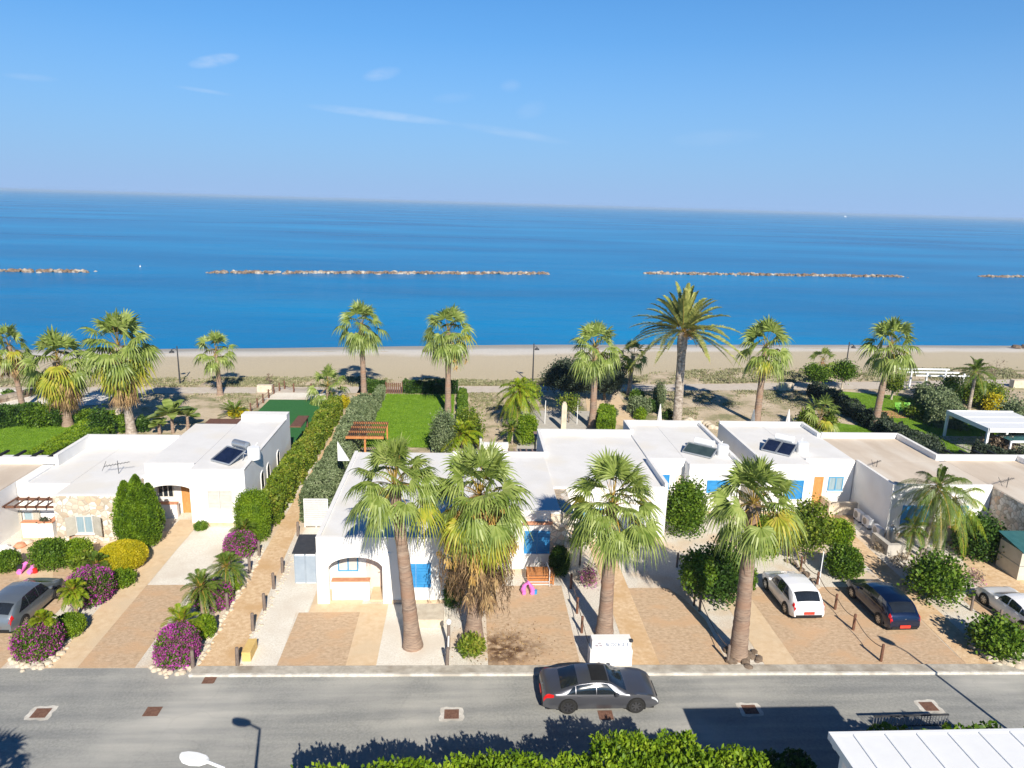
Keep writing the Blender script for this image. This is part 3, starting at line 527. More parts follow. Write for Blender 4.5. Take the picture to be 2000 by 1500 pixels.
def frond(b0, hz, el, L, rng, droop=.8, nl=34, ll=.42, lw=.035, vee=.5, hang=.25):
    """one feather frond: arching rachis with two rows of leaflets"""
    ks = np.linspace(0, 1, 11); d = hz*math.cos(el)+np.array([0, 0, math.sin(el)]); P = np.array([b0+d*L*k*(1-.08*k)+np.array([0, 0, -droop*L*.5*k**2.1]) for k in ks]); out = []
    for i in range(nl):
        k = .14+.86*(i+.5)/nl; x = k*10; j = min(int(x), 9); p = P[j]+(P[j+1]-P[j])*(x-j); T = unit(P[j+1]-P[j]); sd = unit(np.cross(T, np.array([0, 0, 1.]))); up = np.cross(sd, T)
        l_ = ll*(math.sin(math.pi*min(1, .12+k*.92))**.6)*rng.uniform(.85, 1.12)
        for sg in (-1, 1):
            dr = unit(sd*sg*.85+T*.65+up*vee*rng.uniform(.5, 1.3)); m = p+dr*l_*.55; e = p+dr*l_+np.array([0, 0, -hang*l_]); w = unit(np.cross(dr, up+sd*.3))*lw/2
            out.append((p-w*.5, p+w*.5, m+w, m-w)); out.append((m-w, m+w, e+w*.2, e-w*.2))
    return out, strip(P[::2], np.linspace(.06, .015, 6))
def feather_palm(name, base, h, top_dx, L, r0, r1, label, m='feather_green', group=None, nf=40, seed=1, low=-40, hi=80, droop=.9, ll=.42, trunkm='trunk_date', cat='palm tree', fruit=0, lw=.035, nl=34, top_dy=0, vee=.5, hang=.25, extra=None):
    rng = np.random.default_rng(seed); base = np.array(base, float); top = base+np.array([top_dx, top_dy, h]); t = thing(name, label, cat, base, group)
    if h > .25:
        ks = np.linspace(0, 1, 9); mb = MB(); mb.tube([base+np.array([top_dx*k, top_dy*k, h*k-.03]) for k in ks], (r0+(r1-r0)*ks)*np.where(ks > .85, 1.25, 1.0), 12); obj('trunk', mb, trunkm, t)
    g, pe = [], []
    for i in range(nf):
        f = (i+.5)/nf; el = R_(hi-(hi-low)*f**.9+rng.normal(0, 5)); az = i*2.39996+rng.normal(0, .2); hz = np.array([math.cos(az), math.sin(az), 0])
        a, b = frond(top+hz*.05+np.array([0, 0, .12-.15*f]), hz, el, L*rng.uniform(.85, 1.1), rng, droop*(.6+.6*f), nl, ll, lw, vee, hang); g += a; pe += b
    obj('crown', MB().quads(g), m, t); obj('frond_stalk', MB().quads(pe), 'petiole', t)
    if fruit:
        fr = MB(); P = []
        for i in range(fruit):
            az = rng.uniform(0, 6.28); az = -1.57+az*.25; c = top+np.array([math.cos(az)*.85, math.sin(az)*.85, -.15+rng.normal(0, .25)]); P.append(c+rng.normal(0, .17, (120, 3)))
        P = np.concatenate(P); fr.quads(leaves(P, unit(P-top), .10, rng)); obj('fruit_cluster', fr, 'fruit', t)
    return t
def tree(name, box, m, label, trunk_h=.35, size=.13, p=2.0, lump=.24, trunkm='bark', group=None, tr=.07, dens=2.0, cat='tree', lobes=1, seed=None, cr=.6, ry=1.0):
    c, r, h = fit(*box); t = thing(name, label, cat, c, group); rng = np.random.default_rng(seed or int(c[0]*100)+5000); th = h*trunk_h; top = h*.62
    mb = MB(); mb.tube([(c[0], c[1], -.03), (c[0]+rng.normal(0, .05), c[1], th), (c[0]+rng.normal(0, .1), c[1], top)], [tr*1.3, tr, tr*.6], 8)
    for i in range(5): az = i*1.26+rng.random(); mb.tube([(c[0], c[1], th*(.8+.1*i)), (c[0]+math.cos(az)*r*.6, c[1]+math.sin(az)*r*.6, th+(h-th)*.5)], [tr*.5, tr*.2], 6)
    obj('trunk', mb, trunkm, t); mb = MB(); cz = (th*.8+h)/2; rz = (h-th*.8)/2
    if lobes == 1: b = bushmb((c[0], c[1], cz), (r, r*ry, rz), size, dens, p, lump, int(rng.integers(1e9)), 2.6, 0.05, cr); mb.v += b.v; mb.f += b.f
    else:
        n0 = 0
        for i in range(lobes):
            az = i*2.4; q = .45*math.sqrt(i/lobes); cc = (c[0]+math.cos(az)*r*q*1.3, c[1]+math.sin(az)*r*q*1.3*ry, cz+rng.normal(0, rz*.22)); b = bushmb(cc, (r*.55, r*.55, rz*.62), size, dens*.8, p, lump, int(rng.integers(1e9)), 2.6, 0.05, cr); mb.v += b.v; mb.f += [x+n0 for x in b.f]; n0 += b.n
    mb.n = 1; obj('crown', mb, m, t); return t
# ------------------------------------------------------------------ houses
def walls(p, x0, x1, y0, y1, h, m='stucco', z0=0.0, name='wall'):
    b = MB(); b.box(x0, x1, y0, y1, z0, h); return obj(name, b, m, p)
def roof(p, x0, x1, y0, y1, h, m='roof_white'):
    b = MB(); b.box(x0+.01, x1-.01, y0+.01, y1-.01, h+.002, h+.05); return obj('roof', b, m, p)
def parapet(p, segs, h0, h1, th=.2, m='stucco', cap=True):
    b = MB(); c = MB()
    for (xa, ya, xb, yb) in segs:
        if ya == yb: q = (min(xa, xb), max(xa, xb), ya, ya+th)
        else: q = (xa, xa+th, min(ya, yb), max(ya, yb))
        b.box(*q, h0, h1); c.box(q[0]-.012, q[1]+.012, q[2]-.012, q[3]+.012, h1, h1+.035)
    o = obj('parapet', b, m, p)
    if cap: obj('parapet_cap', c, 'parapet_cap', o)
    return o
def pxrect(x0, y0, x1, y1, Y):
    xa, za = onY((x0+x1)/2, y1, Y); _, zb = onY((x0+x1)/2, y0, Y); X0, _ = onY(x0, (y0+y1)/2, Y); X1, _ = onY(x1, (y0+y1)/2, Y); return X0, X1, za, zb
def window(p, X0, X1, Z0, Z1, Y, frame='blue_frame', pane='glass_dark', n=2, fw=.07):
    """recessed-looking casement: dark reveal, proud frame, mullions, glass"""
    b = MB(); y0, y1 = Y-.05, Y+.02
    b.box(X0, X1, y0, y1, Z0, Z0+fw); b.box(X0, X1, y0, y1, Z1-fw, Z1)
    for i in range(n+1): x = X0+(X1-X0-fw)*i/n; b.box(x, x+fw, y0-.004, y1, Z0+fw, Z1-fw)
    w = obj('window', b, frame, p); g = MB(); g.box(X0+fw*.5, X1-fw*.5, Y-.02, Y+.02, Z0+fw*.5, Z1-fw*.5); obj('pane', g, pane, w)
    s = MB(); s.box(X0-.06, X1+.06, Y-.13, Y+.02, Z0-.07, Z0-.002); obj('sill', s, 'parapet_cap', w); return w
def shutters(p, X0, X1, Z0, Z1, Y, m='blue_paint', n=2, gap=.02, slats=True):
    for i in range(n):
        xa = X0+(X1-X0)*i/n+gap/2; xb = X0+(X1-X0)*(i+1)/n-gap/2; b = MB(); b.box(xa, xa+.06, Y-.07, Y+.01, Z0, Z1); b.box(xb-.06, xb, Y-.07, Y+.01, Z0, Z1); b.box(xa+.06, xb-.06, Y-.07, Y+.01, Z0, Z0+.07); b.box(xa+.06, xb-.06, Y-.07, Y+.01, Z1-.07, Z1)
        k = max(3, int((Z1-Z0-.14)/.09))
        for j in range(k): z = Z0+.07+(Z1-Z0-.14)*j/k; b.box(xa+.06, xb-.06, Y-.05+.012*(j % 2), Y, z+.006, z+(Z1-Z0-.14)/k-.006)
        obj('shutter', b, m, p)
    s = MB(); s.box(X0-.05, X1+.05, Y-.12, Y+.02, Z0-.08, Z0-.01); obj('sill', s, 'parapet_cap', p)
def door(p, X0, X1, Z1, Y, m='door_wood', side=1, z0=0.03):
    b = MB(); b.box(X0, X0+.1, Y-.05, Y+.01, z0, Z1); b.box(X1-.1, X1, Y-.05, Y+.01, z0, Z1); b.box(X0+.1, X1-.1, Y-.05, Y+.01, Z1-.1, Z1); b.box(X0+.1, X1-.1, Y-.03, Y+.01, z0, Z1-.1)
    h2 = (Z1-z0)
    for a, c in ((.08, .44), (.5, .92)): b.box(X0+.2, X1-.2, Y-.042, Y-.02, z0+h2*a, z0+h2*c)
    d = obj('door', b, m, p); k = MB(); x = X1-.17 if side > 0 else X0+.17; k.box(x-.06, x+.06, Y-.09, Y-.06, z0+1.0, z0+1.04); k.box(x-.015, x+.015, Y-.09, Y-.03, z0+1.005, z0+1.035); obj('handle', k, 'galvanised', d); return d
def plinth(p, segs, z=.22):
    b = MB()
    for (x0, x1, y) in segs: b.box(x0, x1, y-.03, y+.05, 0, z)
    obj('plinth', b, 'plinth', p)
def arch_wall(p, x0, x1, y0, y1, ztop, ax0, ax1, zs, za, n=14):
    poly_l = [(x0, 0), (ax0, 0), (ax0, zs)]; arc = []
    for i in range(1, n): t = i/n; x = ax0+(ax1-ax0)*t; arc.append((x, zs+(za-zs)*math.sqrt(max(0, 1-(2*t-1)**2))**1.3))
    b = MB(); b.box(x0, ax0, y0, y1, 0, ztop-.0); b.box(ax1, x1, y0, y1, 0, ztop-.0)
    A = [(ax0, zs)]+arc+[(ax1, zs)]
    for (xa, za_), (xb, zb_) in zip(A[:-1], A[1:]): b.add([(xa, y0, za_), (xb, y0, zb_), (xb, y0, ztop), (xa, y0, ztop), (xa, y1, za_), (xb, y1, zb_), (xb, y1, ztop), (xa, y1, ztop)], [(0, 1, 2, 3), (7, 6, 5, 4), (0, 4, 5, 1), (3, 2, 6, 7)])
    return obj('arch', b, 'stucco', p)
# --- house at far left (only its corner shows)
H0 = thing('house', 'white house at the left frame edge with tan flat roof', 'house', (-32, 43, 0))
walls(H0, -44, -28.15, 39.6, 47.0, 3.2); roof(H0, -44, -28.15, 39.6, 47.0, 3.2, 'roof_tan'); parapet(H0, [(-44, 46.85, -27.35, 46.85)], 3.25, 3.65, .25)
walls(H0, -28.148, -27.45, 43.95, 46.84, 3.2, name='wall_return')
# --- stone-fronted and arched white house
HA = thing('house', 'long white house with stone-clad front, arched porch and beige shutters', 'house', (-20, 48, 0))
walls(HA, -28.1, -24.85, 43.82, 51.3, 3.05); walls(HA, -24.85, -20.85, 42.0, 51.3, 3.05, name='wall')
b = MB(); b.box(-24.88, -20.8, 41.88, 41.998, 0, 3.1); b.box(-20.848, -20.76, 41.9, 44.8, 0, 3.1); obj('stone_front', b, 'stone_wall', HA)
b = MB(); b.box(-24.9, -20.8, 41.87, 42.15, 3.1, 3.15); obj('coping', b, 'parapet_cap', HA)
roof(HA, -28.1, -24.85, 43.85, 51.3, 3.05); roof(HA, -24.85, -20.85, 42.1, 51.3, 3.05)
parapet(HA, [(-27.4, 51.1, -20.85, 51.1)], 3.1, 3.85, .25); parapet(HA, [(-27.4, 46.9, -27.4, 51.1)], 3.1, 3.85, .25)
walls(HA, -20.85, -17.72, 46.3, 54.3, 3.0); walls(HA, -20.85, -17.72, 45.3, 54.3, 3.78, z0=3.0); roof(HA, -20.85, -17.72, 45.5, 54.3, 3.78)
parapet(HA, [(-20.85, 45.3, -17.72, 45.3)], 3.78, 3.9, .2); b = MB(); b.box(-20.9, -17.7, 44.95, 45.298, 3.001, 3.18); obj('ledge', b, 'stucco', HA)
arch_wall(HA, -20.95, -17.6, 44.85, 45.1, 3.0, -20.55, -17.72, 2.2, 2.6)
b = MB(); b.box(-20.95, -20.86, 45.1, 46.3, 0, 3.0); obj('wall', b, 'stucco', HA)
walls(HA, -17.72, -14.2, 44.3, 56.4, 3.78); roof(HA, -17.72, -14.2, 44.4, 56.2, 3.78)
parapet(HA, [(-14.42, 44.5, -14.42, 55.4)], 3.78, 3.9, .21); parapet(HA, [(-17.7, 44.302, -14.21, 44.302)], 3.78, 3.88, .18); parapet(HA, [(-17.7, 55.42, -14.202, 55.42)], 3.8, 4.2, 1.0)
X0, X1, Z0, Z1 = pxrect(406, 957, 454, 993, 44.3); shutters(HA, X0, X1, Z0, Z1, 44.3, 'shutter_white', 2); plinth(HA, [(-17.7, -14.2, 44.3)])
X0, X1, Z0, Z1 = pxrect(308, 948, 340, 971, 46.3); window(HA, X0, X1, Z0, 2.35, 46.3, 'shutter_white', 'glass_dark', 3)
X0, X1, Z0, Z1 = pxrect(354, 952, 379, 1003, 46.3); door(HA, -19.05, -18.33, 2.3, 46.3)
b = MB(); b.box(-20.6, -19.1, 45.45, 45.75, 0, 1.0); obj('porch_wall', b, 'stucco', HA); b = MB(); b.box(-20.62, -19.08, 45.40, 45.80, 1.001, 1.05); obj('porch_ledge', b, 'terracotta', HA)
X0, X1, Z0, Z1 = pxrect(149, 1007, 183, 1041, 41.88); window(HA, X0, X1, Z0, Z1, 41.88, 'shutter_white', 'glass_curtain', 2)
for xa, xb, s in ((X0-.50, X0-.02, -1), (X1-.05, X1+.62, 1)):
    b = MB(); a = (X0 if s < 0 else X1+.05, 41.82); e = (X0-.42, 41.50) if s < 0 else (X1+.60, 41.55)
    for zz0, zz1, w in ((Z0-.05, Z1+.02, .045),):
        dx, dy = e[0]-a[0], e[1]-a[1]; L = math.hypot(dx, dy); b.box(a[0], a[0]+L, a[1]-.02, a[1]+.02, zz0, zz1, math.atan2(dy, dx), a)
        for k in range(5): b.box(a[0]+L*(k+.1)/5, a[0]+L*(k+.9)/5, a[1]-.032, a[1]-.02, zz0+.08, zz1-.08, math.atan2(dy, dx), a)
    obj('shutter', b, 'shutter_beige', HA)
X0, X1, Z0, Z1 = pxrect(47, 998, 66, 1023, 43.82); window(HA, X0, X1, Z0, Z1, 43.82, 'shutter_white', 'glass_curtain', 1)
for xa, xb in ((X0-.52, X0-.05), (X1+.05, X1+.45)): b = MB(); b.box(xa, xb, 43.70, 43.75, Z0-.1, Z1+.1); [b.box(xa+(xb-xa)*(k+.1)/4, xa+(xb-xa)*(k+.9)/4, 43.68, 43.70, Z0, Z1) for k in range(4)]; obj('shutter', b, 'shutter_beige', HA)
b = MB(); b.box(-27.35, -25.5, 42.55, 42.85, 0, 1.0); b.box(-25.8, -25.5, 42.85, 43.8, 0, 1.0); obj('porch_wall', b, 'stucco', HA); b = MB(); b.box(-27.37, -25.48, 42.50, 42.9, 1.001, 1.06); b.box(-25.83, -25.48, 42.9, 43.8, 1.001, 1.06); obj('porch_ledge', b, 'terracotta', HA)
door(HA, -25.4, -24.95, 2.0, 43.80, 'wood_brown')
b = MB()
for y0, y1 in ((42.45, 42.56), (43.68, 43.8)): b.box(-28.4, -24.92, y0, y1, 2.02, 2.16)
for k in range(6): x = -28.1+k*.62; b.bar((x+.05, 43.8, 2.2), (x, 42.25, 2.2), .07, .08)
b.box(-25.05, -24.93, 42.45, 42.56, 0, 2.02); obj('porch_pergola', b, 'wood_brown', HA)
for i, (pxa, pya, pxb, pyb) in enumerate(((508, 917, 517, 958), (521, 905, 528, 945), (539, 876, 548, 922))):   # arched windows in the shaded side wall
    ya, z1 = onX((pxa+pxb)/2, pya, -14.2); yb, _ = onX(pxa, (pya+pyb)/2, -14.2); yc, _ = onX(pxb, (pya+pyb)/2, -14.2); ym = (yb+yc)/2; wd = .42; z0, z1 = 1.0, 2.35
    f = MB(); P = []
    for k in range(9): a = math.pi*k/8; P.append((ym-math.cos(a)*wd, z1-.25+math.sin(a)*.3))
    P = [(ym-wd, z0)]+P+[(ym+wd, z0)]; n = len(P); c = (ym, (z0+z1)/2); Q = [(c[0]+(u-c[0])*.72, c[1]+(v-c[1])*.86) for u, v in P]
    for k in range(n):
        a, b_, c_, d_ = P[k], P[(k+1) % n], Q[(k+1) % n], Q[k]; f.add([(-14.15, *a), (-14.15, *b_), (-14.15, *c_), (-14.15, *d_), (-14.21, *a), (-14.21, *b_)], [(0, 1, 2, 3), (0, 4, 5, 1)])
    w = obj('window', f, 'parapet_cap', HA); g = MB(); g.add([(-14.185, *q) for q in Q], [tuple(range(n))]); obj('pane', g, 'glass_dark', w)
for q_, pp in (((-21.2, -17.75, 56.0, 58.4, 2.9, 2.98), (-21.1, 58.3)), ((-14.2, -13.3, 56.3, 59.3, 2.95, 3.05), (-13.45, 59.2))):
    b = MB(); b.box(*q_); b.box(pp[0]-.06, pp[0]+.06, pp[1]-.06, pp[1]+.06, 0, q_[4]); obj('veranda_roof', b, 'wood_brown', HA)
b = MB(); b.box(-24.15, -24.07, 41.80, 41.88, .2, 1.75); obj('downpipe', b, 'terracotta', HA)
# --- front house with the arch and the blue shutters
HB = thing('house', 'white house nearest the road with wide arched porch and blue shutters', 'house', (-4, 40, 0))
walls(HB, -7.72, -.9, 36.3, 48.2, 3.72); walls(HB, -7.72, -.9, 34.75, 36.3, 3.72, z0=3.0); walls(HB, -3.85, -.9, 34.74, 36.3, 3.0)
roof(HB, -7.72, -.9, 35.0, 48.2, 3.72); parapet(HB, [(-7.72, 34.75, -.9, 34.75)], 3.72, 3.84, .2); parapet(HB, [(-7.72, 34.97, -7.72, 48.2)], 3.72, 3.84, .2)
arch_wall(HB, -7.74, -3.85, 34.72, 35.0, 3.0, -7.12, -4.3, 2.2, 2.74); b = MB(); b.box(-7.74, -7.45, 35.0, 36.3, 0, 3.0); obj('wall', b, 'stucco', HB)
X0, X1, Z0, Z1 = pxrect(660, 1086, 700, 1115, 36.3); window(HB, X0, X1, Z0, 2.5, 36.3, 'blue_frame', 'shutter_white', 2)
X0, X1, Z0, Z1 = pxrect(716, 1096, 747, 1156, 36.3); door(HB, X0, X1, 2.4, 36.3, 'door_pink')
b = MB(); b.box(-7.05, -5.05, 35.1, 35.35, 0, 1.12); obj('porch_wall', b, 'stucco', HB); b = MB(); b.box(-7.07, -5.03, 35.05, 35.45, 1.121, 1.17); obj('porch_ledge', b, 'terracotta', HB)
b = MB(); b.box(-5.0, -4.14, 34.9, 36.25, .03, .14); obj('doorstep', b, 'path_light', HB)
X0, X1, Z0, Z1 = pxrect(783, 1101, 842, 1146, 34.74); shutters(HB, X0, X1, Z0, Z1, 34.74); plinth(HB, [(-3.84, -.9, 34.74)])
walls(HB, -.9, 5.6, 38.45, 48.2, 3.62); roof(HB, -.9, 5.6, 38.6, 48.2, 3.62); parapet(HB, [(-.9, 38.46, 5.6, 38.46)], 3.62, 3.72, .2); parapet(HB, [(-.88, 48.0, 5.6, 48.0)], 3.62, 3.85, .25)
b = MB(); b.box(5.0, 6.4, 38.40, 38.452, 0, 3.55); b.box(5.605, 6.4, 38.46, 42.2, 0, 3.55); obj('stone_front', b, 'stone_wall', HB)
X0, X1, Z0, Z1 = pxrect(1040, 1037, 1074, 1080, 38.44); shutters(HB, X0-.5, X1, Z0, Z1, 38.44)
b = MB(); b.box(X0-.6, X1+.1, 38.2, 38.44, Z1+.5, Z1+.62); obj('ledge', b, 'terracotta', HB)
b = MB(); b.box(-1.0, 5.55, 48.3, 50.5, 3.05, 3.12); [b.box(-.9+k*.45, -.8+k*.45, 48.3, 50.9, 3.13, 3.2) for k in range(14)]; [b.box(x, x+.12, 50.3, 50.42, 0, 3.05) for x in (-.9, 5.3)]; obj('veranda_roof', b, 'wood_slat', HB)
b = MB(); b.prismY([(-8.95, 3.1), (-8.15, 3.1), (-8.95, 4.5)], 48.25, 48.4); obj('fin_wall', b, 'stucco', HB)
# --- middle house
HM = thing('house', 'white flat-roofed house behind the tall palm, high rear parapet', 'house', (9, 48, 0))
walls(HM, 5.6, 13.0, 42.25, 53.4, 3.5); roof(HM, 5.6, 13.0, 42.4, 53.3, 3.5); parapet(HM, [(5.6, 53.2, 13.0, 53.2)], 3.5, 3.9, .3); parapet(HM, [(5.6, 48.2, 5.6, 53.19)], 3.5, 3.9, .25); parapet(HM, [(12.8, 42.27, 12.8, 47.3)], 3.5, 3.9, .2); parapet(HM, [(5.6, 42.26, 12.78, 42.26)], 3.5, 3.62, .2)
b = MB(); b.box(5.5, 13.1, 53.6, 55.4, 3.0, 3.1); [b.box(x, x+.12, 55.1, 55.22, 0, 3.0) for x in (5.6, 12.8)]; obj('veranda_roof', b, 'wood_slat', HM)
plinth(HM, [(6.45, 13.0, 42.25)]); shutters(HM, 7.4, 8.9, .9, 2.2, 42.25)
# --- the house with the single large collector
HC = thing('house', 'white house with one wide solar collector and pink recessed door', 'house', (16, 51, 0))
walls(HC, 13.0, 15.65, 47.35, 56.0, 3.6); walls(HC, 15.65, 19.42, 46.25, 56.0, 3.6); roof(HC, 13.0, 15.65, 47.5, 55.9, 3.6); roof(HC, 15.65, 19.42, 46.4, 55.9, 3.6)
parapet(HC, [(13.0, 55.8, 19.42, 55.8)], 3.6, 3.92, .25); parapet(HC, [(19.2, 46.27, 19.2, 55.79)], 3.6, 3.86, .22); parapet(HC, [(13.0, 53.5, 13.0, 55.79)], 3.6, 3.92, .25); parapet(HC, [(13.0, 47.36, 15.64, 47.36), (15.64, 46.26, 19.19, 46.26)], 3.6, 3.72, .18)
X0, X1, Z0, Z1 = pxrect(1380, 938, 1426, 962, 46.25); shutters(HC, X0, X1, Z0, Z1, 46.25)
X0, X1, Z0, Z1 = pxrect(1291, 927, 1307, 956, 47.35); shutters(HC, X0, X1, Z0, Z1, 47.35, n=1); X0, X1, Z0, Z1 = pxrect(1319, 929, 1344, 985, 47.35); door(HC, X0, X1, Z1, 47.35, 'door_pink'); plinth(HC, [(15.65, 19.42, 46.25)])
# --- the house with the twin collectors
HD = thing('house', 'white house with twin solar collectors and orange wooden door', 'house', (24.5, 51, 0))
walls(HD, 21.05, 24.55, 46.25, 56.0, 3.6); walls(HD, 24.55, 28.25, 47.5, 56.0, 3.6); roof(HD, 21.05, 24.55, 46.4, 55.9, 3.6); roof(HD, 24.55, 28.25, 47.6, 55.9, 3.6)
parapet(HD, [(21.05, 55.8, 28.25, 55.8)], 3.6, 3.92, .25); parapet(HD, [(28.0, 52.9, 28.0, 55.79)], 3.6, 3.92, .25); parapet(HD, [(21.05, 46.27, 21.05, 55.79)], 3.6, 3.8, .22); parapet(HD, [(21.27, 46.26, 24.54, 46.26), (24.56, 47.51, 28.0, 47.51)], 3.6, 3.72, .18)
X0, X1, Z0, Z1 = pxrect(1533, 938, 1568, 974, 46.25); shutters(HD, X0, X1, Z0, Z1, 46.25, n=2)
X0, X1, Z0, Z1 = pxrect(1590, 931, 1605, 985, 47.5); door(HD, X0-.1, X1, Z1, 47.5); X0, X1, Z0, Z1 = pxrect(1617, 931, 1646, 958, 47.5); window(HD, X0, X1, Z0, Z1, 47.5, 'blue_frame', 'glass_curtain', 2)
b = MB(); b.box(26.0, 28.1, 46.1, 46.35, 0, .95); b.box(26.0, 26.25, 46.35, 47.45, 0, .95); obj('porch_wall', b, 'limestone', HD); plinth(HD, [(21.05, 24.55, 46.25)])
# --- the tan-roofed houses on the right
HE = thing('house', 'white house with tan roof, tall shaded side wall beside outdoor units', 'house', (31.5, 48, 0))
walls(HE, 28.3, 35.2, 42.8, 47.6, 3.55); walls(HE, 28.3, 34.7, 47.6, 53.0, 3.55); roof(HE, 28.3, 35.2, 42.95, 47.6, 3.55, 'roof_tan'); roof(HE, 28.3, 34.7, 47.6, 52.9, 3.55, 'roof_tan')
parapet(HE, [(28.3, 52.8, 34.7, 52.8)], 3.55, 3.98, .25); parapet(HE, [(34.5, 47.8, 34.5, 52.79)], 3.55, 3.98, .25); parapet(HE, [(28.3, 42.81, 28.3, 47.5)], 3.55, 3.68, .18); parapet(HE, [(28.5, 42.81, 35.2, 42.81)], 3.55, 3.66, .16)
X0, X1, Z0, Z1 = pxrect(1760, 987, 1815, 1024, 42.8); shutters(HE, X0, X1, Z0, Z1, 42.8); plinth(HE, [(28.3, 35.2, 42.8)])
X0, X1, Z0, Z1 = pxrect(1856, 988, 1890, 1006, 42.8); window(HE, X0, X1, Z0, Z1, 42.8, 'blue_frame', 'glass_curtain', 2)
b = MB(); b.box(31.3, 33.9, 42.0, 42.3, 0, .95); obj('porch_wall', b, 'stucco', HE); b = MB(); b.box(31.28, 33.92, 41.95, 42.35, .951, 1.0); obj('porch_ledge', b, 'terracotta', HE)
HF = thing('house', 'tan-roofed house at the right edge with rubble stone side wall', 'house', (40, 43, 0))
walls(HF, 35.3, 47, 34.5, 48.2, 3.5); roof(HF, 35.3, 47, 34.5, 48.2, 3.5, 'roof_tan'); parapet(HF, [(34.76, 48.0, 47, 48.0)], 3.5, 3.9, .25); parapet(HF, [(40.9, 47.0, 40.9, 47.99)], 3.55, 3.9, .2)
b = MB(); b.box(35.22, 35.298, 34.45, 42.78, 0, 3.52); b.box(35.22, 47, 34.38, 34.498, 0, 3.52); obj('stone_front', b, 'stone_wall', HF)
# --- house below the camera, carrying the white terrace canopy
HG = thing('house', 'white terrace house in the bottom right corner under the canopy', 'house', (16, 12, 0)); walls(HG, 11.6, 24, 2.0, 17.6, 2.9); roof(HG, 11.6, 24, 2.0, 17.6, 2.9, 'concrete')
t = thing('canopy', 'white metal canopy with panelled roof in the bottom right corner', 'canopy', (14.5, 14, 2.95)); zc = 5.6
b = MB(); b.box(11.25, 17.9, 10.0, 17.98, zc-.05, zc); obj('roof_panel', b, 'white_metal', t)
b = MB(); [b.box(11.9+k*1.0, 11.96+k*1.0, 10.0, 17.9, zc, zc+.035) for k in range(6)]; obj('roof_seam', b, 'white_metal', t)
b = MB(); b.box(11.2, 17.95, 17.92, 18.05, zc-.22, zc+.02); b.box(11.2, 11.32, 10.0, 17.9, zc-.22, zc+.02); obj('gutter', b, 'white_metal', t)
b = MB(); b.box(11.3, 17.9, 17.75, 17.9, zc-.4, zc-.06); b.box(11.35, 11.5, 10, 17.7, zc-.4, zc-.06); obj('beam', b, 'white_metal', t)
for x in (11.35, 17.7): b = MB(); b.box(x, x+.17, 17.35, 17.52, 2.955, zc-.4); obj('post', b, 'white_metal', t)
# --- shed, slatted fence, bin store, small walls
t = thing('shed', 'small shed with dark roof and white louvred doors beside the arched house', 'shed', (-8.85, 37.6, 0))
b = MB(); b.box(-9.42, -8.22, 36.9, 38.5, 0, 1.85); obj('wall', b, 'white_metal', t); b = MB(); b.add([(-9.5, 36.78, 1.87), (-8.15, 36.78, 1.87), (-8.15, 38.6, 2.12), (-9.5, 38.6, 2.12), (-9.5, 36.78, 1.92), (-8.15, 36.78, 1.92), (-8.15, 38.6, 2.17), (-9.5, 38.6, 2.17)], [(0, 3, 2, 1), (4, 5, 6, 7), (0, 1, 5, 4), (1, 2, 6, 5), (2, 3, 7, 6), (3, 0, 4, 7)]); obj('roof', b, 'dark_metal', t)
for x0, x1 in ((-9.38, -8.86), (-8.78, -8.26)):
    b = MB(); [b.add([(x0, 36.84, z), (x1, 36.84, z), (x1, 36.89, z+.07), (x0, 36.89, z+.07), (x0, 36.86, z-.01), (x1, 36.86, z-.01)], [(0, 1, 2, 3), (0, 4, 5, 1)]) for z in np.arange(.1, 1.72, .09)]; b.box(x0-.04, x0, 36.84, 36.9, .05, 1.8); b.box(x1, x1+.04, 36.84, 36.9, .05, 1.8); obj('door', b, 'louvre', t)
t = thing('fence', 'white horizontal slat fence at the end of the grey-green hedge', 'fence', (-9.7, 44.05, 0)); b = MB(); [b.box(-10.45, -8.95, 44.03, 44.06, z, z+.125) for z in np.arange(.12, 1.95, .15)]; [b.box(-10.45, -8.95, 44.061, 44.07, z+.12, z+.155) for z in np.arange(.12, 1.85, .15)]; obj('slat_panel', b, 'slat_white', t)
for x in (-10.48, -9.75, -8.98): b = MB(); b.box(x, x+.07, 44.063, 44.13, 0, 2.0); obj('post', b, 'white_metal', t)
t = thing('bin_store', 'beige store with teal sloping roof at the right edge', 'shed', (34, 37.7, 0)); b = MB(); b.box(33.05, 35.1, 36.9, 38.7, 0, 1.85); obj('wall', b, 'shed_wall', t)
b = MB(); b.box(33.03, 35.12, 36.88, 38.72, .9, .94); b.box(34.05, 34.09, 36.88, 36.899, .05, 1.85); obj('joint', b, 'grey_metal', t)
b = MB(); b.add([(32.9, 36.7, 1.87), (35.2, 36.7, 1.87), (35.2, 38.85, 2.25), (32.9, 38.85, 2.25), (32.9, 36.7, 1.92), (35.2, 36.7, 1.92), (35.2, 38.85, 2.3), (32.9, 38.85, 2.3)], [(0, 3, 2, 1), (4, 5, 6, 7), (0, 1, 5, 4), (1, 2, 6, 5), (2, 3, 7, 6), (3, 0, 4, 7)]); obj('roof', b, 'teal_sheet', t)
b = MB(); p0 = at(1722, 1073)[:2]; b.box(p0[0]-.2, p0[0]+.15, p0[1]-.9, p0[1]+.9, 0, .75); b.box(p0[0]+.15, p0[0]+1.0, p0[1]-.9, p0[1]-.6, 0, .75); one('low_wall', b, 'concrete', 'low grey concrete corner wall near the gas cylinder', 'wall')
b = MB(); b.box(-10.22, -9.82, 29.8, 30.9, .02, .5); one('masonry_block', b, 'yellow_block', 'ochre masonry block between the tan path and white gravel', 'block')
b = MB(); b.box(-2.5, -1.0, 32.4, 33.9, 0, .5); t = one('masonry_block', b, 'limestone', 'low sandy planter block right of the leaning palm trunk', 'block')
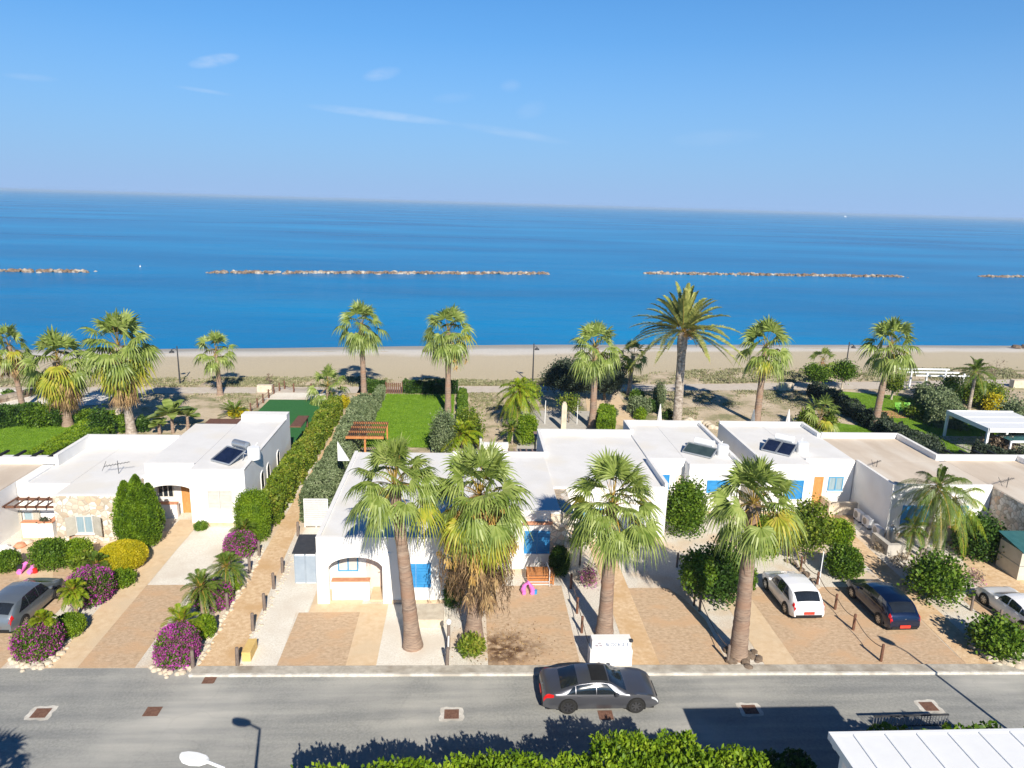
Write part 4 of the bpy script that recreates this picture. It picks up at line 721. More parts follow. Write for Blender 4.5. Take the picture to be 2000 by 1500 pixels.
b = MB(); b.box(1.4, 3.6, 57.0, 57.35, 0, 1.5); b.box(1.2, 1.4, 57.0, 58.6, 0, 1.5); one('garden_wall', b, 'stucco', 'white garden wall behind the wooden veranda roof', 'wall')
t = thing('sign_wall', 'white block sign pillar at the kerb behind the sedan', 'sign', (6.95, 29.2, 0))
b = MB(); b.box(6.0, 7.85, 29.05, 29.55, .02, 1.45); b.box(5.93, 6.0, 29.0, 29.6, .02, .95); b.box(7.85, 7.92, 29.0, 29.6, .02, .95); b.box(6.0, 7.85, 28.99, 29.05, .02, .95); obj('body', b, 'stucco', t)
def text(body, size, loc, rx, m, parent, name='lettering', ext=.008, sx=1.0):
    cu = bpy.data.curves.new(name, 'FONT'); cu.body = body; cu.size = size; cu.extrude = ext; cu.align_x = 'LEFT'; o = bpy.data.objects.new(name, cu); C.objects.link(o)
    dg = bpy.context.evaluated_depsgraph_get(); me = bpy.data.meshes.new_from_object(o.evaluated_get(dg)); bpy.data.objects.remove(o); me.materials.clear(); me.materials.append(MATS[m])
    q = bpy.data.objects.new(name, me); C.objects.link(q); q.parent = parent; q.rotation_euler = (rx, 0, 0); q.scale = (sx, 1, 1)
    root = parent
    while root.parent: root = root.parent
    q.location = Vector(loc)-root.location; return q
text('BLOCK', .24, (6.62, 29.04, 1.16), R_(90), 'sign_text', t, sx=.95); text('2-3', .24, (7.40, 29.04, 1.16), R_(90), 'sign_text', t)
b = MB(); [b.add([(x, 29.035, 1.15), (x+.14, 29.035, 1.15), (x+.10, 29.035, 1.25), (x-.04, 29.035, 1.25)], [(0, 1, 2, 3)]) for x in (6.17, 6.36)]; b.add([(6.24, 29.035, 1.29), (6.44, 29.035, 1.29), (6.40, 29.035, 1.37), (6.28, 29.035, 1.37)], [(0, 1, 2, 3)]); obj('emblem', b, 'sign_mark', t)
b = MB(); b.lathe((7.82, 29.0, 1.42), [(.0, 0), (.08, 0), (.09, .06), (.07, .12), (0, .13)], 12); obj('spotlight', b, 'dark_metal', t)
# ------------------------------------------------------------------ roof equipment
def solar(px, py, w, l, yaw, label, n=1, mm='solar', z=3.63, tankside=1, tl=1.35, tm='galvanised'):
    c = at(px, py, z); t = thing('solar_heater', label, 'solar heater', c); ca, sa = math.cos(yaw), math.sin(yaw)
    def L(u, v, zz): return (c[0]+u*ca-v*sa, c[1]+u*sa+v*ca, z+zz)
    for i in range(n):
        u0 = -w/2+i*w/n+.03; u1 = -w/2+(i+1)*w/n-.03; b = MB(); q = [L(u0, 0, .12), L(u1, 0, .12), L(u1, l*.92, .12+l*.36), L(u0, l*.92, .12+l*.36)]; b.add(q, [(0, 1, 2, 3)]); g = obj('collector', b, mm, t)
        f = MB(); [f.bar(q[k], q[(k+1) % 4], .07, .09) for k in range(4)]; obj('collector_frame', f, 'galvanised', g)
    b = MB(); [b.bar(L(s*w*.45, l*.78, 0), L(s*w*.45, l*.88, .1+l*.33), .04) for s in (-1, 1)]; [b.bar(L(s*w*.45, 0, 0), L(s*w*.45, 0, .14), .04) for s in (-1, 1)]; [b.bar(L(s*w*.3, l*.75, .02), L(s*w*.3, l*1.3, .9), .04) for s in (-1, 1)]; obj('stand', b, 'grey_metal', t)
    b = MB(); v = l*1.2; zt = l*.36+.3; P = [np.array(L(u*tl/2, v, zt)) for u in (-1, -.94, .94, 1)]; b.tube(P, [.2, .27, .27, .2], 16); obj('tank', b, tm, t)
    b = MB(); b.tube([L(w*.5, l*1.2, .0), L(w*.5, l*1.2, .5), L(w*.5+.05, l*1.6, .95)], .03, 6); b.lathe(L(w*.62, l*1.25, 0), [(0, 0), (.42, 0), (.42, .75), (.38, .82), (0, .83)], 18); obj('cold_tank', b, 'white_metal', t); return t
solar(430, 906, 1.75, 1.5, R_(-31), 'solar heater with single panel and silver tank on left roof', z=3.83, tl=1.3)
solar(1360, 891, 2.25, 1.15, R_(-40), 'wide grey solar collector on the roof behind the round tree', mm='solar_grey', tl=1.5, tm='white_metal')
solar(1514, 887, 2.15, 1.45, R_(-43), 'twin solar collectors with white tank on roof', n=2, tl=1.4, tm='white_metal')
def antenna(px, py, z, label, s=1.0, seed=0):
    c = at(px, py, z); t = thing('antenna', label, 'antenna', c); rng = random.Random(seed); b = MB(); b.tube([c, c+np.array([0, 0, .9*s])], .02, 6); obj('mast', b, 'dark_metal', t); b = MB(); a = c+np.array([-.8*s, -.15, .55*s]); e = c+np.array([.7*s, .2, .75*s]); b.bar(a, e, .025)
    for k in range(8): p = a+(e-a)*(k+.3)/8; w = .28*s*(1-.06*k); b.bar(p+np.array([.03, -w, 0]), p+np.array([-.03, w, 0]), .016)
    b.bar(a+np.array([0, -.3*s, -.2]), a+np.array([0, .3*s, .25]), .02); obj('boom', b, 'dark_metal', t); return t
antenna(232, 925, 3.1, 'fallen-looking roof antenna on the long white roof', 1.0); antenna(1712, 912, 3.6, 'small roof antenna on the tan roof', .55); antenna(1966, 952, 3.55, 'roof antenna on the tan roof at right edge', .8)
# pergola slats with dark gaps behind the outer houses
for X0, X1, Y0, Y1, lab in ((-36, -27.5, 47.3, 49.0, 'white veranda with dark beams behind the left roof'), (34.9, 41.5, 48.4, 50.6, 'white veranda with dark openings behind the right roof')):
    t = thing('veranda', lab, 'veranda', ((X0+X1)/2, Y0, 0)); b = MB(); b.box(X0, X1, Y0, Y1, 3.0, 3.1); [b.box(x, x+.2, Y1-.3, Y1-.1, 0, 3.0) for x in np.linspace(X0+.2, X1-.4, 3)]; obj('canopy', b, 'white_metal', t); b = MB(); [b.bar((x, Y0+.1, 3.17), (x, Y1+.7, 3.17), .18, .13) for x in np.arange(X0+.5, X1, 1.15)]; obj('beam', b, 'black', t)
# ------------------------------------------------------------------ cars
def car(label, Lc, Wc, prof, paint, loc, yaw, wheels=(.19, .80), wr=.335, belt=.88, wroof=.70, rimm='rim', sunroof=False, side=((.13, .285), (.293, .465), (.475, .67)), rear_win=(.055, .155), wind=(.60, .735), lamp_t=(.44, .62), lamp_x=(.002, .07), plate=None, ztail=.8, badge=False, ph='rear'):
    t = thing('parked_car', label, 'car', (0, 0, 0)); X = np.array([p[0] for p in prof]); Z = np.array([p[1] for p in prof]); Hm = Z.max(); xsd = np.linspace(0, 1, 400)
    zt = np.interp(xsd, X, Z); ker = np.hanning(17); ker /= ker.sum(); zt = np.convolve(np.pad(zt, 8, 'edge'), ker, 'valid')
    def S_(x, tt, sg=1):
        z0 = float(np.interp(x, xsd, zt)); e = abs(2*x-1); w = Wc/2*(1-.13*max(0, (e-.6)/.4)**2.6); zs = .20+.10*max(0, (e-.8)/.2)**2; bl = min(belt+.05*(x < .5)*(1-2*x), z0-.015)
        s = min(1, max(0, (z0-bl)/(Hm-bl))); we = w*(.90*(1-s)+(wroof/.9)*.98*s) if s > 0 else w*.9
        K = [(0, w*.93, zs), (.2, w*1.0, zs+.35*(bl-zs)), (.4, w*.985, bl-.14), (.5, w*.945, bl), (.75, we, z0-.04-.03*s)]
        if tt <= .75:
            ks = [k[0] for k in K]; y = np.interp(tt, ks, [k[1] for k in K]); z = np.interp(tt, ks, [k[2] for k in K])
            if tt > .5: y += math.sin((tt-.5)/.25*math.pi)*.025*s
        else: u = (tt-.75)/.25; y = we*(1-u); z = z0-(.04+.03*s)*(1-u)**2
        return np.array([(x-.5)*Lc, sg*y, z])
    sts = np.concatenate([[0, .006, .015, .03], np.linspace(.05, .95, 46), [.97, .985, .994, 1]]); tts = np.concatenate([np.linspace(0, .5, 9), np.linspace(.55, .75, 5), np.linspace(.8, 1, 5)]); n = len(tts)*2-1; V = []
    for x in sts: V += [S_(x, a, 1) for a in tts]+[S_(x, a, -1) for a in tts[:-1][::-1]]
    F = [(i*n+j, i*n+j+1, (i+1)*n+j+1, (i+1)*n+j) for i in range(len(sts)-1) for j in range(n-1)]; F += [tuple(range(n))[::-1], tuple((len(sts)-1)*n+j for j in range(n))]
    b = MB(); b.sm = True; b.add(V, F); body = obj('body', b, paint, t, smooth=True)
    b = MB(); b.box(-Lc*.46, Lc*.46, -Wc*.44, Wc*.44, .17, .24); obj('underside', b, 'black', t)
    def patch(name, m, xa, xb, ta, tb, sg, nx=10, nt=5, off=.007, par=t, shape=None):
        G = []
        for i in range(nx+1):
            x = xa+(xb-xa)*i/nx
            for j in range(nt+1):
                a0, b0 = (ta, tb) if shape is None else shape(i/nx); tt = a0+(b0-a0)*j/nt; p = S_(x, tt, sg); e = 1e-3; nn = np.cross(S_(min(1, x+e), tt, sg)-p, S_(x, min(1, tt+e) if tt < .99 else tt, sg)-p) if tt < .99 else np.cross(p-S_(max(0, x-e), tt, sg), p-S_(x, tt-e, sg)); nn = nn/max(np.linalg.norm(nn), 1e-9)
                if nn[1]*sg < 0 or (abs(nn[1]) < .2 and nn[2] < 0): nn = -nn
                G.append(p+nn*off)
        q = MB(); q.sm = True; w = nt+1; q.add(G, [(i*w+j, i*w+j+1, (i+1)*w+j+1, (i+1)*w+j) for i in range(nx) for j in range(nt)]); return obj(name, q, m, par, smooth=True)
    def top(name, m, xa, xb, ta=.79, off=.007, shape=None):
        G = []; nx, ny = 8, 10
        for i in range(nx+1):
            x = xa+(xb-xa)*i/nx; a0 = ta if shape is None else shape(i/nx)
            for j in range(ny+1):
                v = -1+2*j/ny; tt = 1-(1-a0)*abs(v); p = S_(x, tt, 1 if v >= 0 else -1); G.append(p+np.array([off*(1 if x > .5 else -1)*.6, 0, off]))
        q = MB(); q.add(G, [(i*11+j, i*11+j+1, (i+1)*11+j+1, (i+1)*11+j) for i in range(nx) for j in range(ny)]); return obj(name, q, m, t, smooth=True)
    top('windscreen', 'glass_dark', wind[0], wind[1], shape=lambda u: .80-.02*u); top('rear_window', 'glass_dark', rear_win[0], rear_win[1], shape=lambda u: .775+.02*(1-u))
    if sunroof: top('sunroof', 'black', wind[0]-.16, wind[0]-.015, .80)
    ns = len(side)
    for sg in (1, -1):
        for i, (a, c) in enumerate(side):
            sh = (lambda u: (.51, .51+.235*min(1, .08+u*1.25))) if i == 0 else ((lambda u: (.51, .51+.235*min(1, (1-u)*1.9+.06))) if i == ns-1 else None)
            patch('side_window', 'glass_dark', a, c, .51, .745, sg, shape=sh)
        patch('tail_light', 'lamp_red', lamp_x[0], lamp_x[1], lamp_t[0], lamp_t[1], sg, off=.012, shape=lambda u: (lamp_t[0]+.05*u, lamp_t[1]-.03*u)); patch('headlight', 'lamp_clear', .93, .992, .42, .60, sg, off=.010, shape=lambda u: (.44-.02*u, .56))
        for xw in wheels:
            cx = (xw-.5)*Lc; yw = S_(xw, .2, 1)[1]*sg; P = []
            for k in range(17): a = math.pi*k/16; P.append((cx+math.cos(a)*wr*1.13, wr+math.sin(a)*wr*1.13))
            P += [(cx-wr*1.13, .2), (cx+wr*1.13, .2)]; q = MB(); q.prismY(P, yw-.02*sg, yw+.008*sg); obj('wheel_arch', q, 'black', t)
            q = MB(); nq = 22; V = []; pr_ = [(wr*.62, .03), (wr*.66, .035), (wr*.93, .03), (wr, .0), (wr, -.17), (wr*.6, -.2)]
            for r_, o_ in pr_:
                for k in range(nq): a = 2*math.pi*k/nq; V.append((cx+math.cos(a)*r_, yw+o_*sg, wr+math.sin(a)*r_))
            q.sm = True; q.add(V, [(i*nq+k, i*nq+(k+1) % nq, (i+1)*nq+(k+1) % nq, (i+1)*nq+k) for i in range(5) for k in range(nq)]); wh = obj('wheel', q, 'tyre', t, smooth=True)
            q = MB(); V = [(cx+math.cos(2*math.pi*k/nq)*wr*.63, yw+.005*sg, wr+math.sin(2*math.pi*k/nq)*wr*.63) for k in range(nq)]; q.add(V, [tuple(range(nq))]); obj('hub', q, 'black', wh)
            q = MB()
            for k in range(7):
                a = 2*math.pi*k/7; ca, sa = math.cos(a), math.sin(a); w_ = wr*.085
                q.add([(cx-sa*w_, yw+.02*sg, wr+ca*w_), (cx+sa*w_, yw+.02*sg, wr-ca*w_), (cx+ca*wr*.62+sa*w_*1.3, yw+.026*sg, wr+sa*wr*.62-ca*w_*1.3), (cx+ca*wr*.62-sa*w_*1.3, yw+.026*sg, wr+sa*wr*.62+ca*w_*1.3)], [(0, 1, 2, 3)])
            for k in range(nq): a0, a1 = 2*math.pi*k/nq, 2*math.pi*(k+1)/nq; q.add([(cx+math.cos(a)*wr*r_, yw+.028*sg, wr+math.sin(a)*wr*r_) for a, r_ in ((a0, .57), (a1, .57), (a1, .65), (a0, .65))], [(0, 1, 2, 3)])
            obj('rim', q, rimm, wh)
        p = S_(side[-1][1]-.02, .56, sg); q = MB(); q.lathe((p[0], p[1]+.13*sg, p[2]-.07), [(0, 0), (.07, .01), (.1, .06), (.09, .12), (0, .14)], 10); q.bar(p, p+np.array([0, .1*sg, -.02]), .04); obj('mirror', q, paint, t)
        for a, c in side[-2:]: p = S_(a+.012, .44, sg); q = MB(); q.box(p[0], p[0]+.17, p[1]-.012, p[1]+.022*1, p[2]-.015, p[2]+.015) if sg > 0 else q.box(p[0], p[0]+.17, p[1]-.022, p[1]+.012, p[2]-.015, p[2]+.015); obj('door_handle', q, paint, t)
        q = MB()
        for x in ([.5*(side[0][1]+side[1][0])] if ns == 3 else [])+[.5*(side[-2][1]+side[-1][0])] : pass
    yb = S_(0, .2)[1]; q = MB(); q.box(-Lc/2-.02, -Lc/2+.05, -yb*.86, yb*.86, .24, .40); obj('bumper_insert', q, 'black', t)
    zp = plate or .44; q = MB(); q.box(-Lc/2-.045, -Lc/2-.005, -.28, .28, zp, zp+.15); obj('number_plate', q, 'plate_red', t)
    q = MB(); q.box(Lc/2-.03, Lc/2+.02, -.5, .5, .30, .50); obj('grille', q, 'black', t)
    q = MB(); q.lathe((-Lc/2+.012*Lc, 0, ztail), [(0, 0), (.05, .0), (.05, .02), (0, .025)], 10); obj('badge', q, 'rim', t)
    t.location = (loc[0], loc[1], .024 if len(loc) < 3 else loc[2]); t.rotation_euler = (0, 0, yaw); return t
HATCH = [(0, .62), (.006, .84), (.02, .98), (.045, 1.07), (.115, 1.36), (.17, 1.47), (.30, 1.53), (.48, 1.53), (.61, 1.45), (.775, 1.07), (.81, 1.02), (.92, .89), (.975, .73), (1, .52)]
SEDAN = [(a_, b_*.955) for a_, b_ in [(0, .66), (.008, .86), (.03, 1.00), (.10, 1.06), (.15, 1.09), (.30, 1.36), (.42, 1.43), (.50, 1.43), (.58, 1.37), (.71, 1.03), (.75, .99), (.90, .88), (.97, .72), (1, .50)]]
car('dark grey four-door sedan with black sunroof parked along the road', 5.0, 1.98, SEDAN, 'paint_grey', (5.93, 26.92, .01), 0.0, wheels=(.215, .80), wr=.36, wroof=.64, rimm='rim_dark', sunroof=True, rear_win=(.155, .30), wind=(.575, .715), side=((.195, .275), (.279, .452), (.456, .645)), lamp_t=(.36, .52), lamp_x=(.004, .09))
car('white hatchback with dark rear window on the brown driveway', 4.15, 1.90, HATCH, 'paint_white', (18.18, 34.75), R_(90.5), lamp_x=(.003, .052), lamp_t=(.40, .76), rear_win=(.05, .155), side=((.14, .305), (.312, .485), (.492, .69)), wind=(.625, .77))
car('navy blue hatchback right of the white hatchback', 4.35, 1.85, HATCH, 'paint_navy', (22.72, 33.72), R_(91), wr=.33, plate=.33, lamp_x=(.003, .052), lamp_t=(.40, .76), rear_win=(.05, .155), side=((.14, .305), (.312, .485), (.492, .69)), wind=(.625, .77))
car('white car with cut-off tail at the right frame edge', 4.5, 1.85, SEDAN, 'paint_white', (29.95, 32.9), R_(92), rear_win=(.155, .30), wind=(.575, .715), side=((.19, .275), (.285, .45), (.465, .635)))
car('silver-grey estate-shaped car at the left frame edge', 4.45, 1.85, HATCH, 'paint_silver', (-22.42, 34.15), R_(88), wr=.33, lamp_x=(.003, .052), lamp_t=(.40, .76), rear_win=(.05, .155), side=((.14, .305), (.312, .485), (.492, .69)), wind=(.625, .77))
# ------------------------------------------------------------------ posts, ropes, lamps, small street things
def post_mb(c, h=.95, r=.075, lean=0.0):
    b = MB(); b.tube([(c[0], c[1], -.02), (c[0]+lean*.5, c[1], h*.5), (c[0]+lean, c[1], h*.97), (c[0]+lean, c[1], h)], [r*1.08, r, r*.96, r*.7], 9); return b
k = 0; src = None
pl = [(464, 1301), (494, 1232), (517, 1192), (535, 1150), (552, 1119), (582, 1047)]; pll = [(377, 1307), (418, 1233), (445, 1192), (468, 1153), (488, 1119), (506, 1086)]
ordn = ['nearest the road', 'second from the road', 'third from the road', 'fourth from the road', 'fifth from the road', 'farthest from the road']
for lst, sd, gr in ((pl, 'right', 'posts along the right edge of the tan path'), (pll, 'left', 'posts along the left edge of the tan path')):
    for i, (x, y) in enumerate(lst):
        c = at(x, y); lab = 'grey wooden post on the %s edge of the tan path, %s' % (sd, ordn[i])
        if src is None: src = one('wooden_post', post_mb((0, 0, 0), .98, .085, .02), 'wood_grey', lab, 'post', gr); src.location = tuple(c)
        else: o = dup(src, c, lab, rz=i*1.3); o['group'] = gr
def rope_fence(pts, label, h=.95, sag=.32, mp='wood_brown', rails=(.82,), r=.07, taut=False):
    P = [at(*p) if len(p) == 2 and abs(p[0]) > 60 else np.array([*p, 0]) for p in pts]; t = thing('rope_fence', label, 'rope fence', P[0])
    for c in P: obj('post', post_mb(c, h, r), mp, t)
    for a, b_ in zip(P[:-1], P[1:]):
        for z in rails:
            ks = np.linspace(0, 1, 9); L = np.linalg.norm(b_-a); s = sag*min(1, L/3); b = MB(); b.tube([a+(b_-a)*q+np.array([0, 0, z*h-s*4*q*(1-q)]) for q in ks], .022, 5); obj('rope', b, 'rope', t)
    return t
rope_fence([(1720, 1292), (1666, 1231), (1630.6, 1190.6), (1595, 1146), (1563, 1115), (1539, 1087)], 'brown rope fence between the white and navy hatchbacks')
rope_fence([(1421, 1294), (1366, 1194), (1322, 1108)], 'rope fence left of the big dark shrub beside the driveway', mp='wood_grey')
rope_fence([(1153, 1297), (1136, 1236), (1127, 1198), (1115, 1150)], 'rope fence right of the driveway with the wooden bench', sag=.2)
rope_fence([(1950, 1222), (1896, 1193), (1804, 1099)], 'rope fence left of the cut-off white car', mp='wood_grey', h=.95)
rope_fence([(490, 806), (503, 796), (514, 787), (525, 778), (535, 769), (546, 764), (556, 760), (574, 766), (608, 766)], 'reddish rope fence round the artificial lawn', h=1.0, sag=.2, rails=(.85, .5), r=.085)
t = thing('post_light', 'old post with white globe lamp right of the leaning palm', 'post light', at(876, 1268)); c = at(876, 1268); obj('post', post_mb(c, 1.35, .08), 'wood_grey', t); b = MB(); b.lathe((c[0], c[1], 1.35), [(0, 0), (.08, .02), (.13, .10), (.13, .18), (.08, .26), (0, .28)], 14); obj('globe', b, 'white_metal', t)
one('wooden_post', post_mb(at(873, 1301), .98, .085, .03), 'wood_grey', 'grey wooden post at the kerb below the globe lamp', 'post')
b = MB(); a, e = at(874, 1299), at(876, 1271); b.tube([a+(e-a)*q+np.array([0, 0, .8-.35*4*q*(1-q)]) for q in np.linspace(0, 1, 9)], .045, 6); one('hose', b, 'canvas', 'pale thick rope slung from the globe lamp post to the kerb post', 'rope')
b = MB(); c = at(1605, 1065); b.tube([c, c+np.array([0, 0, 2.2])], .025, 6); 
one('pole', MB().tube([at(1595, 1143)+np.array([.12, 0, 0]), at(1595, 1143)+np.array([.3, .3, 2.0])], .028, 6), 'white_metal', 'thin white pole beside the yellow-green tree', 'pole')
def drain(px, py, label, w=.62, pale=True, rot=0.0):
    c = at(px, py); t = thing('drain_cover', label, 'drain cover', (c[0], c[1], .0), 'drain covers in the road')
    if pale: b = MB(); rr = [(.92+.05*math.sin(3*a+px))*w*(1+.18*math.cos(4*a-math.pi)) for a in np.linspace(0, 2*math.pi, 17)[:-1]]; b.add([(c[0]+r_*math.cos(a)*1.0, c[1]+r_*math.sin(a)*.85, .009) for r_, a in zip(rr, np.linspace(0, 2*math.pi, 17)[:-1])], [tuple(range(16))]); obj('surround', b, 'kerb_paint', t)
    b = MB(); b.box(c[0]-w/2, c[0]+w/2, c[1]-w*.46, c[1]+w*.46, .010, .016, rot); [b.box(c[0]-w/2+.05+k*.09, c[0]-w/2+.09+k*.09, c[1]-w*.4, c[1]+w*.4, .016, .022, rot, (c[0], c[1])) for k in range(6)]; obj('cover', b, 'rust', t)
for px, py, lab, pale in ((80, 1393, 'rusty square drain cover nearest the left frame edge', 1), (298, 1390, 'rusty drain cover left of the lamp shadow', 0), (408, 1329, 'small drain cover near the kerb end of the tan path', 0), (882, 1395, 'brown drain cover with pale ring left of the sedan', 1), (1183, 1397, 'drain cover half under the sedan', 0), (1465, 1386, 'drain cover at the edge of the canopy shadow', 1), (1814, 1380, 'drain cover with pale ring at the right of the road', 1)): drain(px, py, lab, .62 if py > 1350 else .5, pale)
def street_lamp(top, azd, label, arm=.9):
    t = thing('street_lamp', label, 'street lamp', (top[0], top[1], 0)); b = MB(); h = top[2]; b.tube([(top[0], top[1], 0), (top[0], top[1], h*.6), (top[0], top[1], h)], [.09, .07, .05], 10); obj('pole', b, 'white_metal', t)
    d = np.array(azd, float); d /= np.linalg.norm(d); b = MB(); e = np.array(top)+d*arm+np.array([0, 0, .1]); b.tube([np.array(top), e], .04, 8); obj('arm', b, 'white_metal', t)
    s = np.array([-d[1], d[0], 0]); pr_ = [(0, .09), (.12, .19), (.38, .24), (.62, .20), (.78, .07)]; V = []
    for u, w_ in pr_: p = e+d*u; V += [p-s*w_, p-s*w_*.6+np.array([0, 0, .10]), p+s*w_*.6+np.array([0, 0, .10]), p+s*w_, p+np.array([0, 0, -.06])]
    b = MB(); b.add(V, [(i*5+j, i*5+(j+1) % 5, (i+1)*5+(j+1) % 5, (i+1)*5+j) for i in range(4) for j in range(5)]+[(4, 3, 2, 1, 0), (20, 21, 22, 23, 24)]); obj('lamp_head', b, 'white_metal', t); return t
p = at(436, 1500, 6.0); street_lamp(p, at(372, 1487, 6.05)-p, 'white street lamp reaching in at the bottom edge', .45)
street_lamp((23.75, 21.3, 6.0), (-.45, .75, 0), 'street lamp right of the frame whose shadow crosses the kerb', .5)
def beach_lamp(px, py, pt, label, flip=1):
    c = at(px, py); h = hfor(c, pt); t = thing('street_lamp', label, 'street lamp', c, 'lamp posts on the beach edge'); b = MB(); b.tube([c, c+np.array([0, 0, h])], [.10, .06], 8); obj('pole', b, 'dark_metal', t)
    b = MB(); q = c+np.array([-.62*flip, 0, h-.75]); b.tube([c+np.array([0, 0, h-.5]), c+np.array([-.3*flip, 0, h-.28]), q+np.array([0, 0, .35])], .035, 6); b.lathe(q, [(0, 0), (.30, .0), (.24, .14), (.08, .24), (.05, .35), (0, .36)], 12); obj('lamp_head', b, 'dark_metal', t)
beach_lamp(352, 752, 676, 'dark lamp post on the beach edge at the left', 1); beach_lamp(1040, 752, 671, 'dark lamp post on the beach edge in the middle', -.6); beach_lamp(1648, 745, 668, 'dark lamp post above the green trees on the right', -1)
# outdoor air-conditioning units, gas cylinder
u0 = None
for (px, py, lab) in ((1676, 1017, 'smallest-looking outdoor unit farthest along the white side wall'), (1693, 1030, 'outdoor air-conditioning unit in the middle of the row'), (1713, 1048, 'outdoor air-conditioning unit next to the gas cylinder')):
    c = at(px, py)
    if u0 is None:
        u0 = thing('ac_unit', lab, 'air conditioner', (0, 0, 0), 'outdoor units along the white side wall'); b = MB(); b.box(-.17, .17, -.43, .43, .12, .75); obj('casing', b, 'white_metal', u0); b = MB(); b.box(-.16, .16, -.35, -.28, 0, .119); b.box(-.16, .16, .28, .35, 0, .119); obj('foot', b, 'dark_metal', u0)
        b = MB(); V = [(-.176, .1+math.cos(a)*.24, .44+math.sin(a)*.24) for a in np.linspace(0, 2*math.pi, 21)[:-1]]; b.add(V, [tuple(range(20))]); obj('fan_grille', b, 'grey_metal', u0); u0.location = tuple(c)
    else: dup(u0, c, lab)
b = MB(); c = at(1738, 1058); b.lathe(c, [(0, 0), (.27, .0), (.30, .06), (.30, .9), (.22, 1.08), (.08, 1.12), (.08, 1.25), (0, 1.26)], 18); one('gas_cylinder', b, 'galvanised', 'white-grey gas cylinder at the corner of the shaded wall', 'gas cylinder')
# wooden bench / crate, floats, chair clutter
t = thing('wooden_crate', 'orange-brown slatted wooden crate on the brown driveway head', 'crate', at(1055, 1144)); c = at(1055, 1144); b = MB(); [b.box(c[0]-.75, c[0]+.8, c[1]+.05+k*.16, c[1]+.19+k*.16, .62, .66) for k in range(6)]; obj('slat_top', b, 'wood_orange', t)
b = MB(); [b.box(c[0]+x, c[0]+x+.07, c[1]+y, c[1]+y+.07, .02, .62) for x in (-.74, .72) for y in (.06, .9)]; [b.box(c[0]-.74, c[0]+.79, c[1]+.05, c[1]+.08, z, z+.12) for z in (.1, .27, .44)]; obj('crate_frame', b, 'wood_orange', t)
b = MB(); [b.bar((c[0]-.8, c[1]-.1, z), (c[0]+.5, c[1]-.1, z), .035) for z in (.15, .3)]; b.bar((c[0]+.5, c[1]-.1, .02), (c[0]+.5, c[1]-.1, 1.0), .035); b.bar((c[0]+.5, c[1]-.1, 1.0), (c[0]+.42, c[1]+.9, 1.0), .035); one('metal_rack', b, 'white_metal', 'white tubular rack in front of the orange-brown crate', 'rack')
def float_toy(px, py, label, s=1.0, col='pink_plastic', seed=0):
    c = at(px, py); t = thing('pool_float', label, 'pool float', c); b = MB()
    for sx in (-1, 1): b.tube([c+np.array([sx*.28*s, -.25*s, .14]), c+np.array([sx*.34*s, .1*s, .2]), c+np.array([sx*.2*s, .4*s, .42*s])], [.14*s, .19*s, .13*s], 10)
    b.tube([c+np.array([-.3*s, .4*s, .35*s]), c+np.array([0, .5*s, .62*s]), c+np.array([.3*s, .4*s, .35*s])], [.12*s, .17*s, .12*s], 10); obj('ring', b, col, t); b = MB(); b.lathe(c+np.array([.5*s, .0, 0]), [(0, 0), (.14*s, .02), (.15*s, .3*s), (0, .34*s)], 10); obj('cushion', b, 'red_plastic' if seed == 0 else 'blue_paint', t)
float_toy(52, 1119, 'pink inflatable beside the clipped dark bush on the left', .95); float_toy(1031, 1160, 'pink inflatable under the drooping fruit stalks of the tall palm', .8, seed=1)
b = MB(); c = at(41, 1118); b.tube([c+np.array([-.12, 0, .22]), c+np.array([.12, .05, .22])], .24, 14); one('tyre', b, 'tyre', 'black tyre next to the pink inflatable on the left', 'tyre')
rngc = random.Random(4)
for i, (px, py, m_, lab) in enumerate(((8, 1072, 'canvas', 'folded white sheet at the left wall'), (40, 1068, 'terracotta', 'terracotta tray on the ground below the porch wall'), (18, 1078, 'canvas', 'crumpled pale bag left of the clipped dark bush'), (52, 1062, 'limestone', 'pale stone slab under the porch wall'))):
    c = at(px, py); b = MB(); b.lathe(c, [(0, 0), (.30, 0), (.36, .1), (.22, .24+.1*rngc.random()), (0, .28)], 7); one('garden_clutter', b, m_, lab, 'clutter')
b = MB(); c = (-25.95, 42.65, 1.06); b.quads(leaves(np.array(c)+RNG.normal(0, .12, (140, 3))*np.array([1, 1, .7])+np.array([0, 0, .12]), unit(RNG.normal(0, 1, (140, 3))), .10, RNG)); t = thing('potted_plant', 'small grey-green pot plant on the terracotta ledge', 'plant', c); obj('foliage', b, 'leaf_grey', t); b = MB(); b.lathe(c, [(0, 0), (.10, 0), (.13, .16), (0, .165)], 12); obj('pot', b, 'terracotta', t)
# entrance railing at the right, by the canopy
t = thing('gate', 'low metal railing gate above the canopy edge', 'gate', at(1775, 1432)); g0, g1 = at(1703, 1424), at(1848, 1420); z = .62
b = MB(); b.bar(g0+np.array([0, 0, z]), g1+np.array([0, 0, z]), .06); b.bar(g0+np.array([0, 0, .12]), g1+np.array([0, 0, .12]), .05); obj('rail', b, 'dark_metal', t); b = MB(); [b.bar(g0+(g1-g0)*q+np.array([0, 0, .12]), g0+(g1-g0)*q+np.array([0, 0, z]), .028) for q in np.linspace(0, 1, 26)]; obj('bar', b, 'grey_metal', t)
